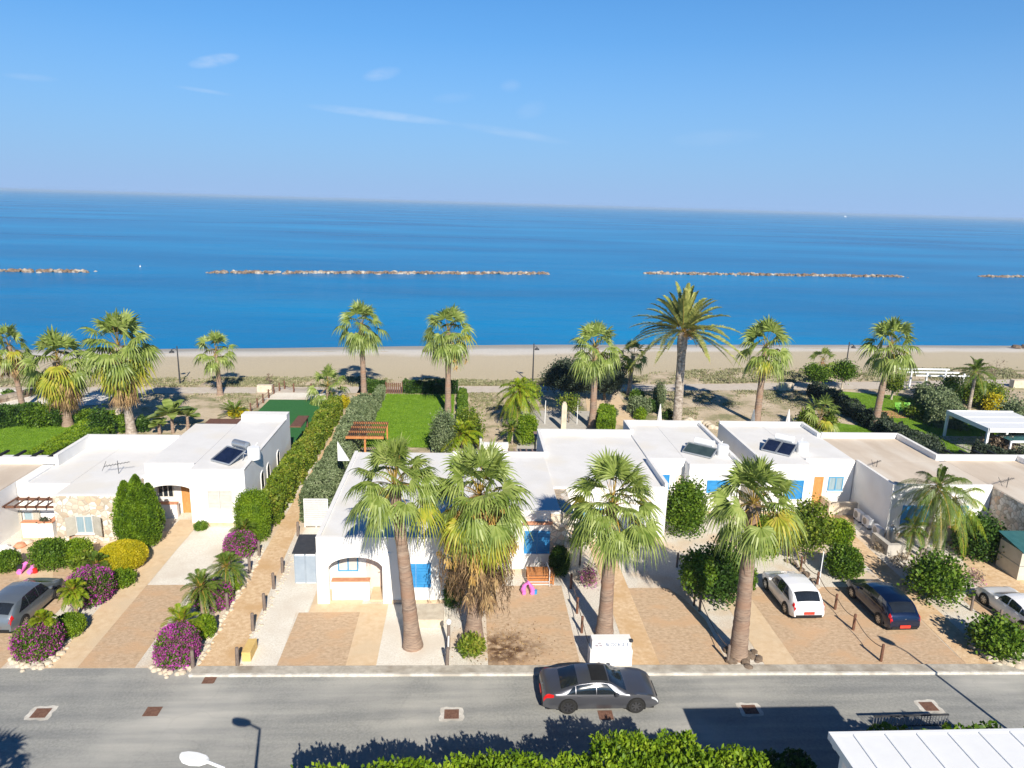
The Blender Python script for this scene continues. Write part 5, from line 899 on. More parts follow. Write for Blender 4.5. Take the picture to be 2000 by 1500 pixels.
# ------------------------------------------------------------------ shore side: umbrellas, pergolas, column, bench
def parasol(px, py, pt, label, m='canvas', w=.33):
    c = at(px, py); c[2] = .0; h = hfor(c, pt); t = thing('parasol', label, 'parasol', c, 'closed parasols behind the houses'); b = MB(); b.tube([c, c+np.array([0, 0, h])], .03, 8); obj('pole', b, 'white_metal', t)
    b = MB(); n = 16; V = []; pr_ = [(.0, 1.0), (.05, .97), (.14, .75), (.22, .5), (w, .22)]
    for r_, z_ in pr_:
        for j in range(n): a = 2*math.pi*j/n; q = r_*(1 if j % 2 else .72); V.append((c[0]+q*math.cos(a), c[1]+q*math.sin(a), h*z_+c[2]))
    b.add(V, [(i*n+j, i*n+(j+1) % n, (i+1)*n+(j+1) % n, (i+1)*n+j) for i in range(4) for j in range(n)]); obj('canopy', b, m, t); return t
parasol(1285, 852, 789, 'closed white parasol behind the roof with the wide collector', w=.5); parasol(1467, 850, 800, 'closed grey-blue parasol left of a palm trunk', 'galvanised', .3); parasol(1535, 850, 799, 'closed white parasol behind the twin-collector roof', w=.42)
t = thing('pergola', 'orange-brown wooden garden pergola by the green lawn', 'pergola', (-8.2, 57.5, 0)); b = MB()
for y in (55.75, 57.05, 58.3, 59.5): b.box(-9.6, -6.65, y-.07, y+.07, 2.32, 2.46)
obj('beam', b, 'wood_orange', t); b = MB(); [b.box(-9.5+k*.155, -9.44+k*.155, 55.6, 59.6, 2.465, 2.53) for k in range(19)]; obj('slat_roof', b, 'wood_brown', t); b = MB(); b.box(-9.65, -6.6, 55.6, 55.68, 2.26, 2.46); b.box(-8.2, -8.05, 55.72, 55.86, 0, 2.32); b.box(-9.5, -9.38, 59.35, 59.47, 0, 2.32); b.box(-6.8, -6.68, 59.35, 59.47, 0, 2.32); obj('post', b, 'wood_orange', t)
t = thing('pergola', 'large white flat-topped pergola with square posts on the right', 'pergola', (49, 62, 0)); b = MB(); b.box(47.0, 53.5, 58.95, 64.5, 2.52, 2.62); [b.box(47.0, 53.5, y, y+.03, 2.62, 2.65) for y in (60.8, 62.6)]; obj('roof_panel', b, 'white_metal', t); b = MB(); b.box(46.9, 53.6, 58.8, 58.94, 2.3, 2.68); b.box(46.9, 53.6, 64.51, 64.65, 2.3, 2.68); b.box(46.85, 46.99, 58.8, 64.65, 2.3, 2.69); obj('beam', b, 'white_metal', t)
for x in (46.9, 53.3): 
    for y in (58.85, 64.45): b = MB(); b.box(x, x+.2, y, y+.2, .04, 2.3); obj('post', b, 'white_metal', t)
t = thing('pergola', 'small white open-beamed pergola among the far olive bushes', 'pergola', (57, 82, 0)); b = MB()
for y in (79.8, 81.6, 83.4): b.box(53.3, 59.9, y, y+.16, 2.5, 2.68)
obj('beam', b, 'white_metal', t)
for x, y in ((54.6, 79.8), (59.2, 79.8), (55, 83.4), (59.4, 83.4)): b = MB(); b.box(x, x+.17, y-.02, y+.15, 0, 2.5 if y > 80 else 2.9); obj('post', b, 'white_metal', t)
t = thing('table', 'white-framed glass table at the right edge behind the roof', 'table', at(1985, 885)); c = at(1975, 893, 0); b = MB(); b.box(c[0]-.5, c[0]+2.6, c[1]-.2, c[1]+1.6, 1.55, 1.62); obj('tabletop', b, 'teal_sheet', t); b = MB(); [b.box(c[0]-.55+x, c[0]-.4+x, c[1]-.25+y, c[1]-.1+y, 0, 1.62) for x in (0, 3.0) for y in (0, 1.7)]; b.box(c[0]-.4, c[0]+2.45, c[1]-.25, c[1]-.203, 1.45, 1.66); obj('table_frame', b, 'white_metal', t)
b = MB(); c = at(1100, 840); b.box(c[0]-.24, c[0]+.24, c[1]-.2, c[1]+.2, 0, 2.5); b.box(c[0]-.2, c[0]+.2, c[1]-.17, c[1]+.17, 2.5, 2.7); b.box(c[0]-.12, c[0]+.12, c[1]-.12, c[1]+.12, 2.7, 2.82); one('stone_pillar', b, 'limestone', 'tall sandy stone pillar behind the white roof', 'pillar')
t = thing('shower_stand', 'thin white outdoor shower frame left of the stone pillar', 'frame', at(1065, 826)); b = MB(); a = at(1064, 828); [b.bar(a+np.array([x, 0, 0]), a+np.array([x, 0, 2.4]), .05) for x in (0, 3.2)]; obj('pole', b, 'white_metal', t)
b = MB(); c = at(1535, 762); b.box(c[0]-.8, c[0]+.8, c[1]-.3, c[1]+.4, 0, .9); b.box(c[0]-1.1, c[0]-.8, c[1]-.3, c[1]+.4, 0, .5); one('stone_block', b, 'limestone', 'pale stone block beside the promenade, right of the palm', 'block')
b = MB(); c = at(518, 765); b.box(c[0]-.8, c[0]+.8, c[1]-.3, c[1]+.3, 0, .8); one('stone_block', b, 'limestone', 'pale stone block beside the reddish rope fence', 'block')
b = MB(); c = at(1990, 757); b.box(c[0]-1.0, c[0]+1.5, c[1]-.3, c[1]+.5, 0, 1.0); one('stone_block', b, 'limestone', 'pale stone block at the right end of the promenade', 'block')
ch = None
for px, py, lab in ((1756, 806, 'lime green garden chair nearer the palm'), (1774, 806, 'lime green garden chair farther right')):
    c = at(px, py)
    if ch is None:
        ch = thing('garden_chair', lab, 'chair', (0, 0, 0), 'lime green chairs on the terracotta bed'); b = MB(); b.box(-.35, .35, -.35, .3, .38, .44); obj('seat', b, 'green_plastic', ch); b = MB(); [b.bar((-.32+k*.16, .3, .44), (-.36+k*.18, .62, 1.15), .13, .03) for k in range(5)]; obj('backrest', b, 'green_plastic', ch)
        for x in (-.32, .32):
            for y in (-.3, .25): b = MB(); b.box(x-.03, x+.03, y-.03, y+.03, 0, .38); obj('leg', b, 'green_plastic', ch)
            b = MB(); b.box(x-.07, x+.07, -.38, .3, .58, .62); obj('armrest', b, 'green_plastic', ch)
        ch.location = tuple(c+np.array([0, 0, .04])); ch.scale = (.85,)*3
    else: dup(ch, c+np.array([0, 0, .04]), lab)
t = thing('garden_gate', 'reddish wooden gate in the dark hedge at the end of the lawn', 'gate', (-8.1, 78.5, 0)); b = MB(); [b.box(-8.9+k*.21, -8.76+k*.21, 78.2, 78.26, 0.05, 1.25) for k in range(8)]; obj('board_panel', b, 'wood_brown', t); b = MB(); [b.box(x, x+.1, 78.18, 78.3, 0, 1.4) for x in (-9.02, -7.2)]; obj('post', b, 'wood_brown', t)
b = MB(); a, e = at(0, 786), at(66, 771); d = e-a; rg = np.random.default_rng(5); n = 40
for i in range(n):
    for k in range(2): c = a+d*(i+rg.random()*.5)/n; s = rg.uniform(.25, .42); b.lathe((c[0], c[1]+rg.normal(0, .1), .32*k), [(0, 0), (s, .02), (s*.95, .3), (s*.5, .38), (0, .4)], 6)
one('stone_wall', b, 'rock', 'low rubble stone wall at the left end of the promenade', 'wall')
# ------------------------------------------------------------------ breakwaters, boat, buoy
def breakwater(x0, x1, yl, label, seed):
    a, e = at(x0, yl[0], -.8), at(x1, yl[1], -.8); rg = np.random.default_rng(seed); L = np.linalg.norm(e-a); n = int(L*4.5); b = MB(); ico = None
    import bmesh
    bm = bmesh.new(); bmesh.ops.create_icosphere(bm, subdivisions=1, radius=1); iv = np.array([v.co[:] for v in bm.verts]); fi = [tuple(v.index for v in f.verts) for f in bm.faces]; bm.free()
    for i in range(n):
        u = rg.random(); c = a+(e-a)*u; env = min(1, (min(u, 1-u)*L+2)/5); s = rg.uniform(.35, .85)*(.7+.3*env); v = iv*(1+rg.normal(0, .13, iv.shape))*s*np.array([1.25, 1, .75]); al = rg.uniform(0, 6.28); ca, sa = math.cos(al), math.sin(al); v = np.stack([v[:, 0]*ca-v[:, 1]*sa, v[:, 0]*sa+v[:, 1]*ca, v[:, 2]], 1)
        off = rg.normal(0, 1.2); b.add(v+c+np.array([0, off, max(-.2, .42*env-.2*abs(off))*rg.uniform(.3, 1.1)]), fi)
    return one('breakwater', b, 'rock', label, 'breakwater', 'rock breakwaters off the beach')
breakwater(-150, 180, (528, 532), 'rock breakwater reaching the left frame edge', 1); breakwater(402, 1072, (533, 535), 'longest rock breakwater in the middle of the sea', 2)
breakwater(1258, 1766, (534.5, 541), 'rock breakwater behind the date palm', 3); breakwater(1915, 2100, (540.5, 542), 'rock breakwater at the right frame edge', 4)
t = thing('sailing_boat', 'tiny white boat near the horizon on the right', 'boat', at(1651, 424, -.8)); c = at(1651, 424, -.8); b = MB(); b.prismY([(c[0]-9, c[2]+.2), (c[0]+9, c[2]+.2), (c[0]+11, c[2]+3), (c[0]-10, c[2]+3)], c[1]-2.5, c[1]+2.5); obj('hull', b, 'white_metal', t); b = MB(); b.prismY([(c[0]-6, c[2]+3.01), (c[0]+4, c[2]+3.01), (c[0]+2, c[2]+7), (c[0]-4, c[2]+13)], c[1]-.4, c[1]+.4); obj('cabin', b, 'white_metal', t)
b = MB(); c = at(274, 522, -.8); b.lathe(c, [(0, 0), (.22, .1), (.2, .35), (.05, .45), (.04, .7), (0, .75)], 10); one('buoy', b, 'white_metal', 'small white buoy between the left breakwaters', 'buoy')
b = MB(); c = at(1985, 680, -.3); b.lathe(c, [(0, 0), (.8, .1), (.6, .5), (0, .6)], 8); b.lathe(c+np.array([1.6, .1, 0]), [(0, 0), (.7, .1), (.5, .6), (0, .7)], 8); one('beach_rock', b, 'bark', 'dark rocks near the waterline at the right', 'rock')
b = MB(); c = at(831, 687, -.2); b.lathe(c, [(0, 0), (.5, .1), (.35, .4), (0, .5)], 8); one('beach_rock', b, 'bark', 'single dark rock on the sand between the two tall palms', 'rock')
# ------------------------------------------------------------------ palms
G1 = 'tall fan palms along the road'; G2 = 'fan palms on the beach side'
fan_palm('fan_palm', at(806, 1262), 8.35, -.8, 2.3, .40, .24, 'tall fan palm leaning left over the arched white house', G1, 44, 11, -18, .15, nseg=26)
fan_palm('fan_palm', at(925, 1243), 7.5, .15, 2.6, .40, .26, 'shaggy fan palm with dead frond skirt and orange fruit stalks', G1, 70, 12, -84, 1.1, dead=110, fruit=22, skirt_len=5.6)
fan_palm('fan_palm', at(1180, 1242), 7.1, -.02, 2.5, .40, .25, 'full-crowned fan palm directly behind the white sign pillar', G1, 50, 13, -38, .12, nseg=26)
fan_palm('fan_palm', at(1441, 1282), 7.9, -.12, 2.3, .44, .27, 'stout fan palm with swollen trunk foot left of the white hatchback', G1, 42, 14, -26, .08, flare=1.2, nseg=26)
fan_palm('fan_palm', (-43.5, 70.5, 0), 6.3, -.5, 2.1, .28, .2, 'small brownish fan palm at the far left behind its neighbours', G2, 28, 21, -55, .6, dead=34, skirt_len=2.6, nseg=16)
fan_palm('fan_palm', at(133, 832), 6.0, -.2, 3.1, .42, .34, 'wide blue-green fan palm with yellow skirt, second from the left', G2, 50, 22, -78, .95, dead=64, skirt_len=3.6, nseg=18)
fan_palm('fan_palm', at(257, 848), 8.0, -.35, 3.3, .40, .28, 'highest of the left palm trio with ragged brown skirt', G2, 52, 23, -76, .9, dead=64, skirt_len=4.2, nseg=18, trunkm='trunk_date')
fan_palm('fan_palm', at(430, 771), 4.7, -.1, 2.25, .30, .2, 'short fan palm standing alone beside the promenade on the left', G2, 26, 24, -45, .15, nseg=16)
fan_palm('fan_palm', at(711, 777), 7.9, -.1, 2.75, .33, .24, 'slender fan palm at the left corner of the bright lawn', G2, 36, 25, -55, .1, nseg=18, flare=1.15)
fan_palm('fan_palm', at(875, 806), 8.3, -.05, 2.85, .34, .25, 'slender fan palm at the right edge of the bright lawn', G2, 40, 26, -52, .08, nseg=18, flare=1.15, fruit=3)
fan_palm('fan_palm', at(1157, 836), 7.9, -.15, 2.7, .38, .26, 'fan palm in front of the dark grey tree', G2, 38, 27, -45, .1, nseg=18)
fan_palm('fan_palm', at(1477, 828), 7.9, .05, 2.9, .38, .26, 'red-trunked fan palm between the date palm and the promenade block', G2, 32, 28, -38, .08, nseg=18)
fan_palm('fan_palm', at(1707, 840), 8.6, .35, 2.85, .40, .24, 'rightmost tall fan palm above the green lawns', G2, 34, 29, -38, .08, nseg=18)
fan_palm('fan_palm', at(1228, 772), 4.6, .2, 1.9, .26, .2, 'short fan palm half hidden behind the dark grey tree', G2, 22, 30, -40, .3, nseg=14, trunkm='trunk_date')
fan_palm('fan_palm', at(641, 785), 1.6, 0, 2.3, .22, .2, 'low bright fan palm at the corner of the artificial lawn', None, 22, 31, -30, .2, nseg=16)
fan_palm('fan_palm', at(1598, 842), 1.5, 0, 2.2, .2, .18, 'low fan palm rising behind the twin-collector house', None, 26, 32, -35, .3, nseg=16)
fan_palm('fan_palm', at(1600, 752), 3.0, 0, 1.8, .2, .18, 'low fan palm beside the green trees by the promenade', None, 22, 33, -40, .2, nseg=12)
p_ = (-5.6, 17.3, 0); feather_palm('shade_palm', p_, 4.2, 0, .1, .1, .1, 'x') if False else None
fan_palm('fan_palm', (-15.9, 14.6, 0), 5.0, 0, 2.2, .3, .22, 'fan palm below the frame whose spiky shadow falls on the road', None, 26, 34, -35, 0, nseg=14)
feather_palm('date_palm', at(1322, 828), 9.4, -.2, 6.6, .47, .40, 'big date palm with orange fruit stalks towering over the sea', 'feather_date', nf=62, seed=41, low=-12, hi=84, droop=.70, ll=.55, fruit=8, lw=.095, nl=64, vee=.55, hang=.1)
feather_palm('feather_palm', at(1012, 832), 3.4, 0, 2.7, .22, .15, 'lime-yellow weeping feather palm behind the white garden wall', 'feather_lime', nf=40, seed=42, low=-50, droop=1.5, ll=.62, lw=.06, hang=.6)
feather_palm('feather_palm', at(1892, 800), 4.3, 0, 2.9, .2, .14, 'dark feather palm beside the small white pergola', 'feather_green', nf=18, seed=43, low=-25, droop=1.1, ll=.6, lw=.06, hang=.4)
feather_palm('feather_palm', at(1800, 1088), 4.6, .25, 2.75, .17, .14, 'multi-stemmed feather palm in front of the blue shutters on the right', 'feather_green', 'feather palms', nf=30, seed=44, low=-48, droop=1.35, ll=.50, lw=.032, hang=.75, vee=.2, nl=44)
feather_palm('feather_palm', at(1826, 1090), 4.0, .55, 2.4, .17, .13, 'second stem of the right-hand feather palms, leaning right', 'feather_lime', 'feather palms', nf=20, seed=45, low=-70, hi=50, droop=1.4, ll=.46, lw=.032, hang=.75, vee=.2, nl=38)
feather_palm('feather_palm', at(1776, 1085), 1.9, 0, 1.1, .07, .06, 'short feather palm in front of the blue shutters', 'feather_green', nf=22, seed=46, low=-50, droop=1.2, ll=.34, lw=.03, hang=.5)
GP = 'pygmy palms along the left drives'
for i, (bx_, by, h, L, lab, m_) in enumerate(((397, 1204, 1.65, 1.25, 'pygmy palm with a bare trunk above a purple bush', 'feather_green'), (446, 1158, 1.55, 1.2, 'pygmy palm farthest up the bed beside the tan path', 'feather_green'), (358, 1256, 1.05, 1.35, 'spreading pygmy palm behind the kerbside purple bush', 'feather_lime'), (150, 1205, 1.5, .80, 'pygmy palm in front of the purple bush by the silver car', 'feather_lime'), (91, 1270, 1.55, .62, 'smallest pygmy palm between purple bush and clipped ball', 'feather_lime'), (478, 1068, 1.2, .95, 'pygmy palm at the foot of the upright lime-green shrub', 'feather_green'), (192, 1128, .8, .95, 'pygmy palm in front of the yellow dome', 'feather_green'))):
    feather_palm('pygmy_palm', at(bx_, by), h, 0, L, .10, .09, lab, m_, GP, nf=34, seed=60+i, low=-38, hi=82, droop=1.0, ll=.27, lw=.03, nl=26, hang=.25, trunkm='trunk_palm')
feather_palm('cycad', at(457, 812), .3, 0, 1.9, .15, .15, 'spiky cycad behind the brown veranda roof', 'feather_green', nf=26, seed=70, low=5, hi=60, droop=.5, ll=.3, lw=.05, nl=26)
feather_palm('feather_palm', at(1000, 868), 1.3, 0, 1.3, .08, .07, 'small feather palm at the end of the white garden wall', 'feather_green', nf=22, seed=71, low=-30, droop=1.0, ll=.35, lw=.04)
feather_palm('feather_palm', at(902, 886), 1.6, 0, 2.3, .1, .09, 'yellow-green feather palm at the lawn edge behind the front roof', 'feather_lime', nf=34, seed=72, low=-10, hi=80, droop=1.2, ll=.5, lw=.06, hang=.4)
# ------------------------------------------------------------------ bushes, hedges, trees (outline boxes surveyed from the photo: left, right, top, foot)
def conifer(box, label, m, seed, n=7):
    c, r, h = fit(*box); rng = np.random.default_rng(seed); t = thing('conifer', label, 'conifer', c); st = MB(); st.tube([c, c+np.array([0, 0, h*.5])], [.09, .04], 7); obj('trunk', st, 'bark', t); mb = MB()
    r *= .84
    for i in range(n):
        az = i*2.4; q = 0 if i == 0 else .5; hh = h*(1.0 if i == 0 else rng.uniform(.70, .97)); w = r*rng.uniform(.42, .56); cc = np.array([c[0]+math.cos(az)*r*q, c[1]+math.sin(az)*r*q*.8, hh*.48]); k = int(2.2*4*math.pi*w*hh*.5/(.10*.10*.35)*.6)
        u = rng.random(k)**.8; th = rng.uniform(0, 6.28, k); rad = w*np.minimum(np.minimum(1, .62+u*1.5), np.clip(1-u, 0, 1)**.62*1.5)*(1+.16*np.sin(th*5+u*9+i)+.1*np.sin(th*11-u*15))*(1-.28*rng.random(k)**2); P = np.stack([cc[0]+np.cos(th)*rad, cc[1]+np.sin(th)*rad, .04+u*hh*1.0], 1); N = unit(np.stack([np.cos(th), np.sin(th), np.full(k, .5)], 1))
        mb.quads(leaves(P, N, .11, rng, .9, .6, .32)); mb.quads(core((cc[0], cc[1], hh*.42), (w*.72, w*.72, hh*.40), rng))
    obj('crown', mb, m, t); return t
conifer((209, 309, 930, 1081), 'tall dense green conifer beside the arched porch', 'leaf_cypress', 5, 13)
bush((178, 269, 1063, 1124), 'leaf_yellow', 'golden-yellow clipped dome shrub', size=.055, p=2.1, lump=.015, dens=2.6, cr=.88)
bush((50, 121, 1057, 1120), 'leaf_mid', 'dark green clipped bush beside the pink inflatable on the left', size=.09, p=3.0, lump=.06, ry=.8)
bush((119, 169, 1056, 1108), 'leaf_lime', 'light green clipped bush left of the golden dome', size=.08, p=3.0, lump=.06)
bush((-16, 28, 1078, 1122), 'leaf_mid', 'clipped green bush cut by the left frame edge', size=.08, p=2.6, lump=.05)
bush((127, 180, 1082, 1122), 'leaf_mixed', 'spiky yellow-green succulent between the clipped bushes', 'plant', 'succulent', size=.24, dens=1.0, ar=.18, cr=.3)
bush((192, 253, 1119, 1153), 'leaf_lime', 'low bright green shrub below the golden dome', size=.09, lump=.12)
bush((96, 153, 1203, 1252), 'leaf_lime', 'clipped lime-green ball right of the kerbside purple bush', size=.065, p=2.3, lump=.04, cr=.85)
bush((376, 416, 1204, 1252), 'leaf_lime', 'green ball shrub behind the spreading pygmy palm', size=.07, p=2.3, lump=.05)
bush((441, 468, 1128, 1158), 'leaf_lime', 'small green ball under the farther pygmy palm', size=.07, lump=.05)
bush((375, 402, 1020, 1039), 'leaf_mid', 'little shrub at the corner of the white front wall', size=.08)
GB = 'purple bougainvilleas'
for box, lab, s in (((18, 99, 1219, 1296), 'purple bougainvillea ball by the kerb at the left', 81), ((124, 202, 1116, 1190), 'purple bougainvillea behind the thin pygmy palm near the silver car', 82), ((298, 374, 1228, 1312), 'brightest purple bougainvillea at the kerb beside the tan path', 83), ((371, 442, 1142, 1198), 'purple bougainvillea behind the bare-trunked pygmy palm', 84), ((434, 491, 1043, 1094), 'purple bougainvillea in front of the upright lime shrub', 85)):
    bush(box, 'leaf_mid', lab, 'bougainvillea', 'bougainvillea', GB, size=.075, p=2.5, lump=.06, flowers=(.95 if s in (83, 85) else .65), seed=s)
bush((1132, 1172, 1108, 1152), 'leaf_dry', 'sparse purple bougainvillea beside the third palm trunk', 'bougainvillea', 'bougainvillea', None, size=.09, dens=.9, lump=.3, flowers=.3, cr=.2)
bush((457, 521, 963, 1064), 'leaf_lime', 'upright lime-green conifer shrub at the near end of the mixed hedge', 'conifer', 'conifer', size=.08, p=3.4, lump=.05, ry=.9, cr=.85, ar=.35)
bush((893, 948, 1243, 1290), 'leaf_mixed', 'yellow-green succulent clump at the kerb under the shaggy palm', 'plant', 'succulent', size=.16, dens=1.6, ar=.28, lump=.12, cr=.5)
bush((1074, 1113, 1070, 1130), 'leaf_dark', 'dark clipped cone shrub beside the wooden crate', size=.07, p=2.4, lump=.04)
bush((1040, 1072, 1078, 1110), 'leaf_mid', 'green shrub below the blue shutter by the crate', size=.09)
bush((868, 905, 1120, 1192), 'leaf_dark', 'dark shrub in the shade behind the shaggy palm trunk', size=.10, lump=.1)
tree('small_tree', (1098, 1176, 1012, 1120), 'leaf_mid', 'small open-crowned tree left of the third palm', .42, .17, lump=.3, dens=.9, lobes=4, cr=.25, tr=.05)
bush((1232, 1272, 1036, 1062), 'leaf_mid', 'low shrub against the shaded wall behind the third palm', size=.10)
bush((1302, 1389, 938, 1058), 'leaf_mid', 'big rounded dark green tree in front of the pink door', 'tree', 'round_tree', size=.15, p=2.0, lump=.15, dens=2.4, lf=3, ar=.38)
bush((1374, 1462, 1060, 1192), 'leaf_dark', 'big dark shrub behind the stout palm trunk', 'bush', size=.16, p=2.1, lump=.17, ar=.4)
tree('small_tree', (1333, 1392, 1076, 1196), 'leaf_mid', 'dark pale-speckled tree joined to the left of the big shrub', .30, .14, lump=.12, lobes=1, tr=.05, cr=.6)
bush((1470, 1527, 1008, 1096), 'leaf_lime', 'yellow-green shrub half behind the stout palm', size=.11, lump=.12)
tree('small_tree', (1547, 1622, 984, 1116), 'leaf_mixed', 'yellow-green tree beside the rope fence and thin pole', .30, .13, lump=.18, lobes=1, tr=.05, cr=.5)
bush((1618, 1674, 1017, 1074), 'leaf_lime', 'upper of the two round green shrubs right of the yellow-green tree', group='round citrus shrubs', size=.11, lump=.08)
bush((1626, 1693, 1069, 1139), 'leaf_mid', 'lower of the two round green shrubs above the navy hatchback', group='round citrus shrubs', size=.11, lump=.07)
bush((1796, 1906, 1083, 1190), 'leaf_mid', 'large loose green shrub between the navy and the cut-off white car', size=.18, lump=.2, dens=2.0, lf=3.5, ar=.38)
bush((1922, 2022, 1214, 1300), 'leaf_mid', 'green shrub in the bottom right bed edged with stones', size=.17, lump=.16, ar=.4)
bush((1885, 1975, 1008, 1102), 'leaf_dark', 'dark green climber against the stone side wall', 'bush', size=.13, lump=.16)
bush((1752, 1802, 1086, 1120), 'leaf_dry', 'dry brown twiggy shrub below the feather palms', size=.16, dens=.7, lump=.3, cr=.15, ar=.2)
bush((1713, 1752, 1062, 1082), 'leaf_dry', 'small dry shrub at the grey concrete wall', size=.12, dens=.8, cr=.15, ar=.2)
bush((1896, 1928, 1116, 1148), 'leaf_dry', 'small pinkish bare shrub right of the large loose shrub', size=.12, dens=.6, lump=.3, cr=.1, ar=.2, flowers=.12)
bush((1462, 1478, 1115, 1160), 'leaf_mid', 'sprig of green leaves right of the stout palm trunk', size=.12, dens=1.2)
hedge([(-12.95, 44.3), (-13.0, 70.0)], 1.25, 1.9, 'leaf_mixed', 'long yellow-green hedge between white house and tan path', size=.13, lump=.2, seed=5)
hedge([(-10.05, 46.3), (-10.0, 58), (-10.35, 69)], 1.75, 1.95, 'leaf_olive', 'long grey-green hedge along the right side of the tan path', size=.12, lump=.18, seed=6)
b = hedge([(-10.0, 44.7), (-10.0, 46.2)], 1.7, 1.95, 'leaf_olive', 'near end of the grey-green hedge behind the white slat fence', size=.11, lump=.12, seed=7)
hedge([(-11.2, 78.6), (-9.1, 78.6)], 1.0, 1.4, 'leaf_dark', 'dark hedge left of the reddish garden gate', size=.13, seed=8); hedge([(-7.0, 78.8), (-1.0, 78.6)], 1.1, 1.35, 'leaf_dark', 'dark hedge right of the reddish garden gate', size=.13, seed=9)
hedge([(-.3, 64), (-.4, 78)], .8, .9, 'leaf_mid', 'low hedge along the right side of the bright lawn', size=.12, seed=10)
hedge([(-9.4, 60.5), (-9.3, 77.5)], .7, 1.3, 'leaf_olive', 'narrow grey-green hedge along the left side of the bright lawn', size=.12, seed=19)
bush((656, 682, 774, 800), 'leaf_yellow', 'bright yellow shrub beside the low fan palm', size=.12)
bush((690, 725, 770, 800), 'leaf_olive', 'grey-green shrub at the foot of the slender palm', size=.12)
bush((838, 892, 806, 892), 'leaf_olive', 'grey-green bush at the right edge of the bright lawn', size=.13, lump=.14)
bush((884, 945, 800, 880), 'leaf_mixed', 'yellow-green bush behind the front house roof', size=.14, lump=.2)
bush((1010, 1050, 812, 872), 'leaf_lime', 'green upright shrub left of the white roof with the tall parapet', size=.11, p=3, lump=.08)
for (bx4, lb) in (((1068, 1170, 706, 792), 'left part of the dark grey tree behind the fan palm'), ((1140, 1236, 698, 792), 'right part of the dark grey tree behind the fan palm')):
    tree('dark_tree', bx4, 'leaf_grey', lb, .22, .15, lump=.2, dens=2.2, lobes=5, tr=.14, cr=.6)
tree('small_tree', (1095, 1130, 772, 830), 'leaf_mixed', 'small yellow-leaved tree behind the stone pillar', .5, .14, lobes=1, tr=.05, dens=1.2, cr=.3)
tree('small_tree', (1010, 1066, 738, 812), 'leaf_mixed', 'small yellowing tree right behind the weeping feather palm', .4, .16, lobes=3, tr=.06, dens=1.0, cr=.3)
hedge([(12.9, 62.5), (14.2, 69)], 1.5, 1.7, 'leaf_lime', 'lime-green hedge right of the fan palm trunk behind the roof', size=.11, seed=11)
for box, m_, lab in (((1232, 1262, 762, 790), 'leaf_mid', 'green bush behind the blue-green juniper'), ((1228, 1275, 776, 812), 'leaf_olive', 'blue-green juniper left of the white parasol'), ((1258, 1290, 780, 808), 'leaf_dark', 'dark bush beside the blue-green juniper'), ((1240, 1265, 798, 822), 'leaf_lime', 'small clipped lime bush by the white parasol'), ((1296, 1316, 800, 822), 'leaf_dark', 'small dark bush between parasol and date palm'), ((1186, 1208, 796, 816), 'leaf_olive', 'grey tufted bush beside the brown garden path'), ((1275, 1302, 748, 800), 'leaf_olive', 'thin olive sapling left of the date palm')):
    bush(box, m_, lab, size=.13, lump=.14)
hedge([(-33.0, 54.5), (-33.8, 66.5)], 2.0, 1.0, 'leaf_lime', 'low bright hedge slanting away behind the left roof', size=.11, lump=.05, seed=12)
hedge([(-31.7, 54), (-31.7, 63)], .9, .9, 'leaf_mid', 'darker hedge strip right of the low bright hedge', size=.12, seed=13)
hedge([(-46, 62.5), (-39.5, 66.5)], 1.6, 1.7, 'leaf_dark', 'dark hedge at the left frame edge', size=.14, seed=14)
for box, m_, lab in (((35, 100, 792, 838), 'leaf_mid', 'large green bush left of the wide fan palm trunk'), ((92, 126, 795, 836), 'leaf_dark', 'dark bush just left of the wide fan palm trunk'), ((140, 182, 800, 832), 'leaf_mid', 'green bush right of the wide fan palm trunk'), ((168, 212, 798, 858), 'leaf_dark', 'dark green bush with red tips behind the left roof corner'), ((224, 250, 808, 848), 'leaf_mid', 'dark leafy plant at the foot of the highest left palm'), ((262, 290, 815, 846), 'leaf_dark', 'dark shrub right of the highest left palm trunk'), ((0, 22, 762, 776), 'leaf_mid', 'low bush on the rubble wall'), ((440, 482, 800, 816), 'leaf_yellow', 'yellow-green ground shrub by the cycad')):
    bush(box, m_, lab, size=.15, lump=.16)
def banana(px, py, h, label, seed, n=13):
    c = at(px, py); t = thing('banana_plant', label, 'banana plant', c, 'banana plants behind the left roof'); rng = np.random.default_rng(seed); b = MB(); b.tube([c, c+np.array([0, 0, h*.42])], [.16, .11], 10); obj('trunk', b, 'trunk_palm', t); q = []
    for i in range(n):
        az = i*2.4; el = R_(75-50*i/n); hz = np.array([math.cos(az), math.sin(az), 0]); L = h*.66*rng.uniform(.8, 1.1); P = np.array([c+np.array([0, 0, h*.4])+(hz*math.cos(el)+np.array([0, 0, math.sin(el)]))*L*k+np.array([0, 0, -.5*L*k*k]) for k in np.linspace(0, 1, 9)]); q += strip(P, [.06, .10, .55, .85, .95, .9, .75, .5, .06])
    obj('crown', MB().quads(q), 'fan_green', t)
banana(338, 846, 4.2, 'large banana plant behind the left roof', 1); banana(368, 842, 3.4, 'narrower banana plant to the right of the large one', 2, 7); banana(312, 848, 2.2, 'lowest banana plant at the roof edge', 3, 8)
hedge([(41.2, 57), (41.5, 63), (41.3, 68), (41.2, 80)], 1.7, 1.3, 'leaf_grey', 'dark hedge between the two right-hand lawns', size=.15, lump=.3, seed=15)
hedge([(48.9, 67), (52.8, 74.5), (54.0, 78.0)], 3.0, 1.75, 'leaf_olive', 'thick silvery olive hedge behind the green chairs', size=.16, lump=.5, seed=16)
hedge([(45, 57.5), (49.5, 55.6), (52.5, 56.5)], 1.5, 1.4, 'leaf_grey', 'grey-green hedge in front of the large white pergola', size=.14, lump=.3, seed=17)
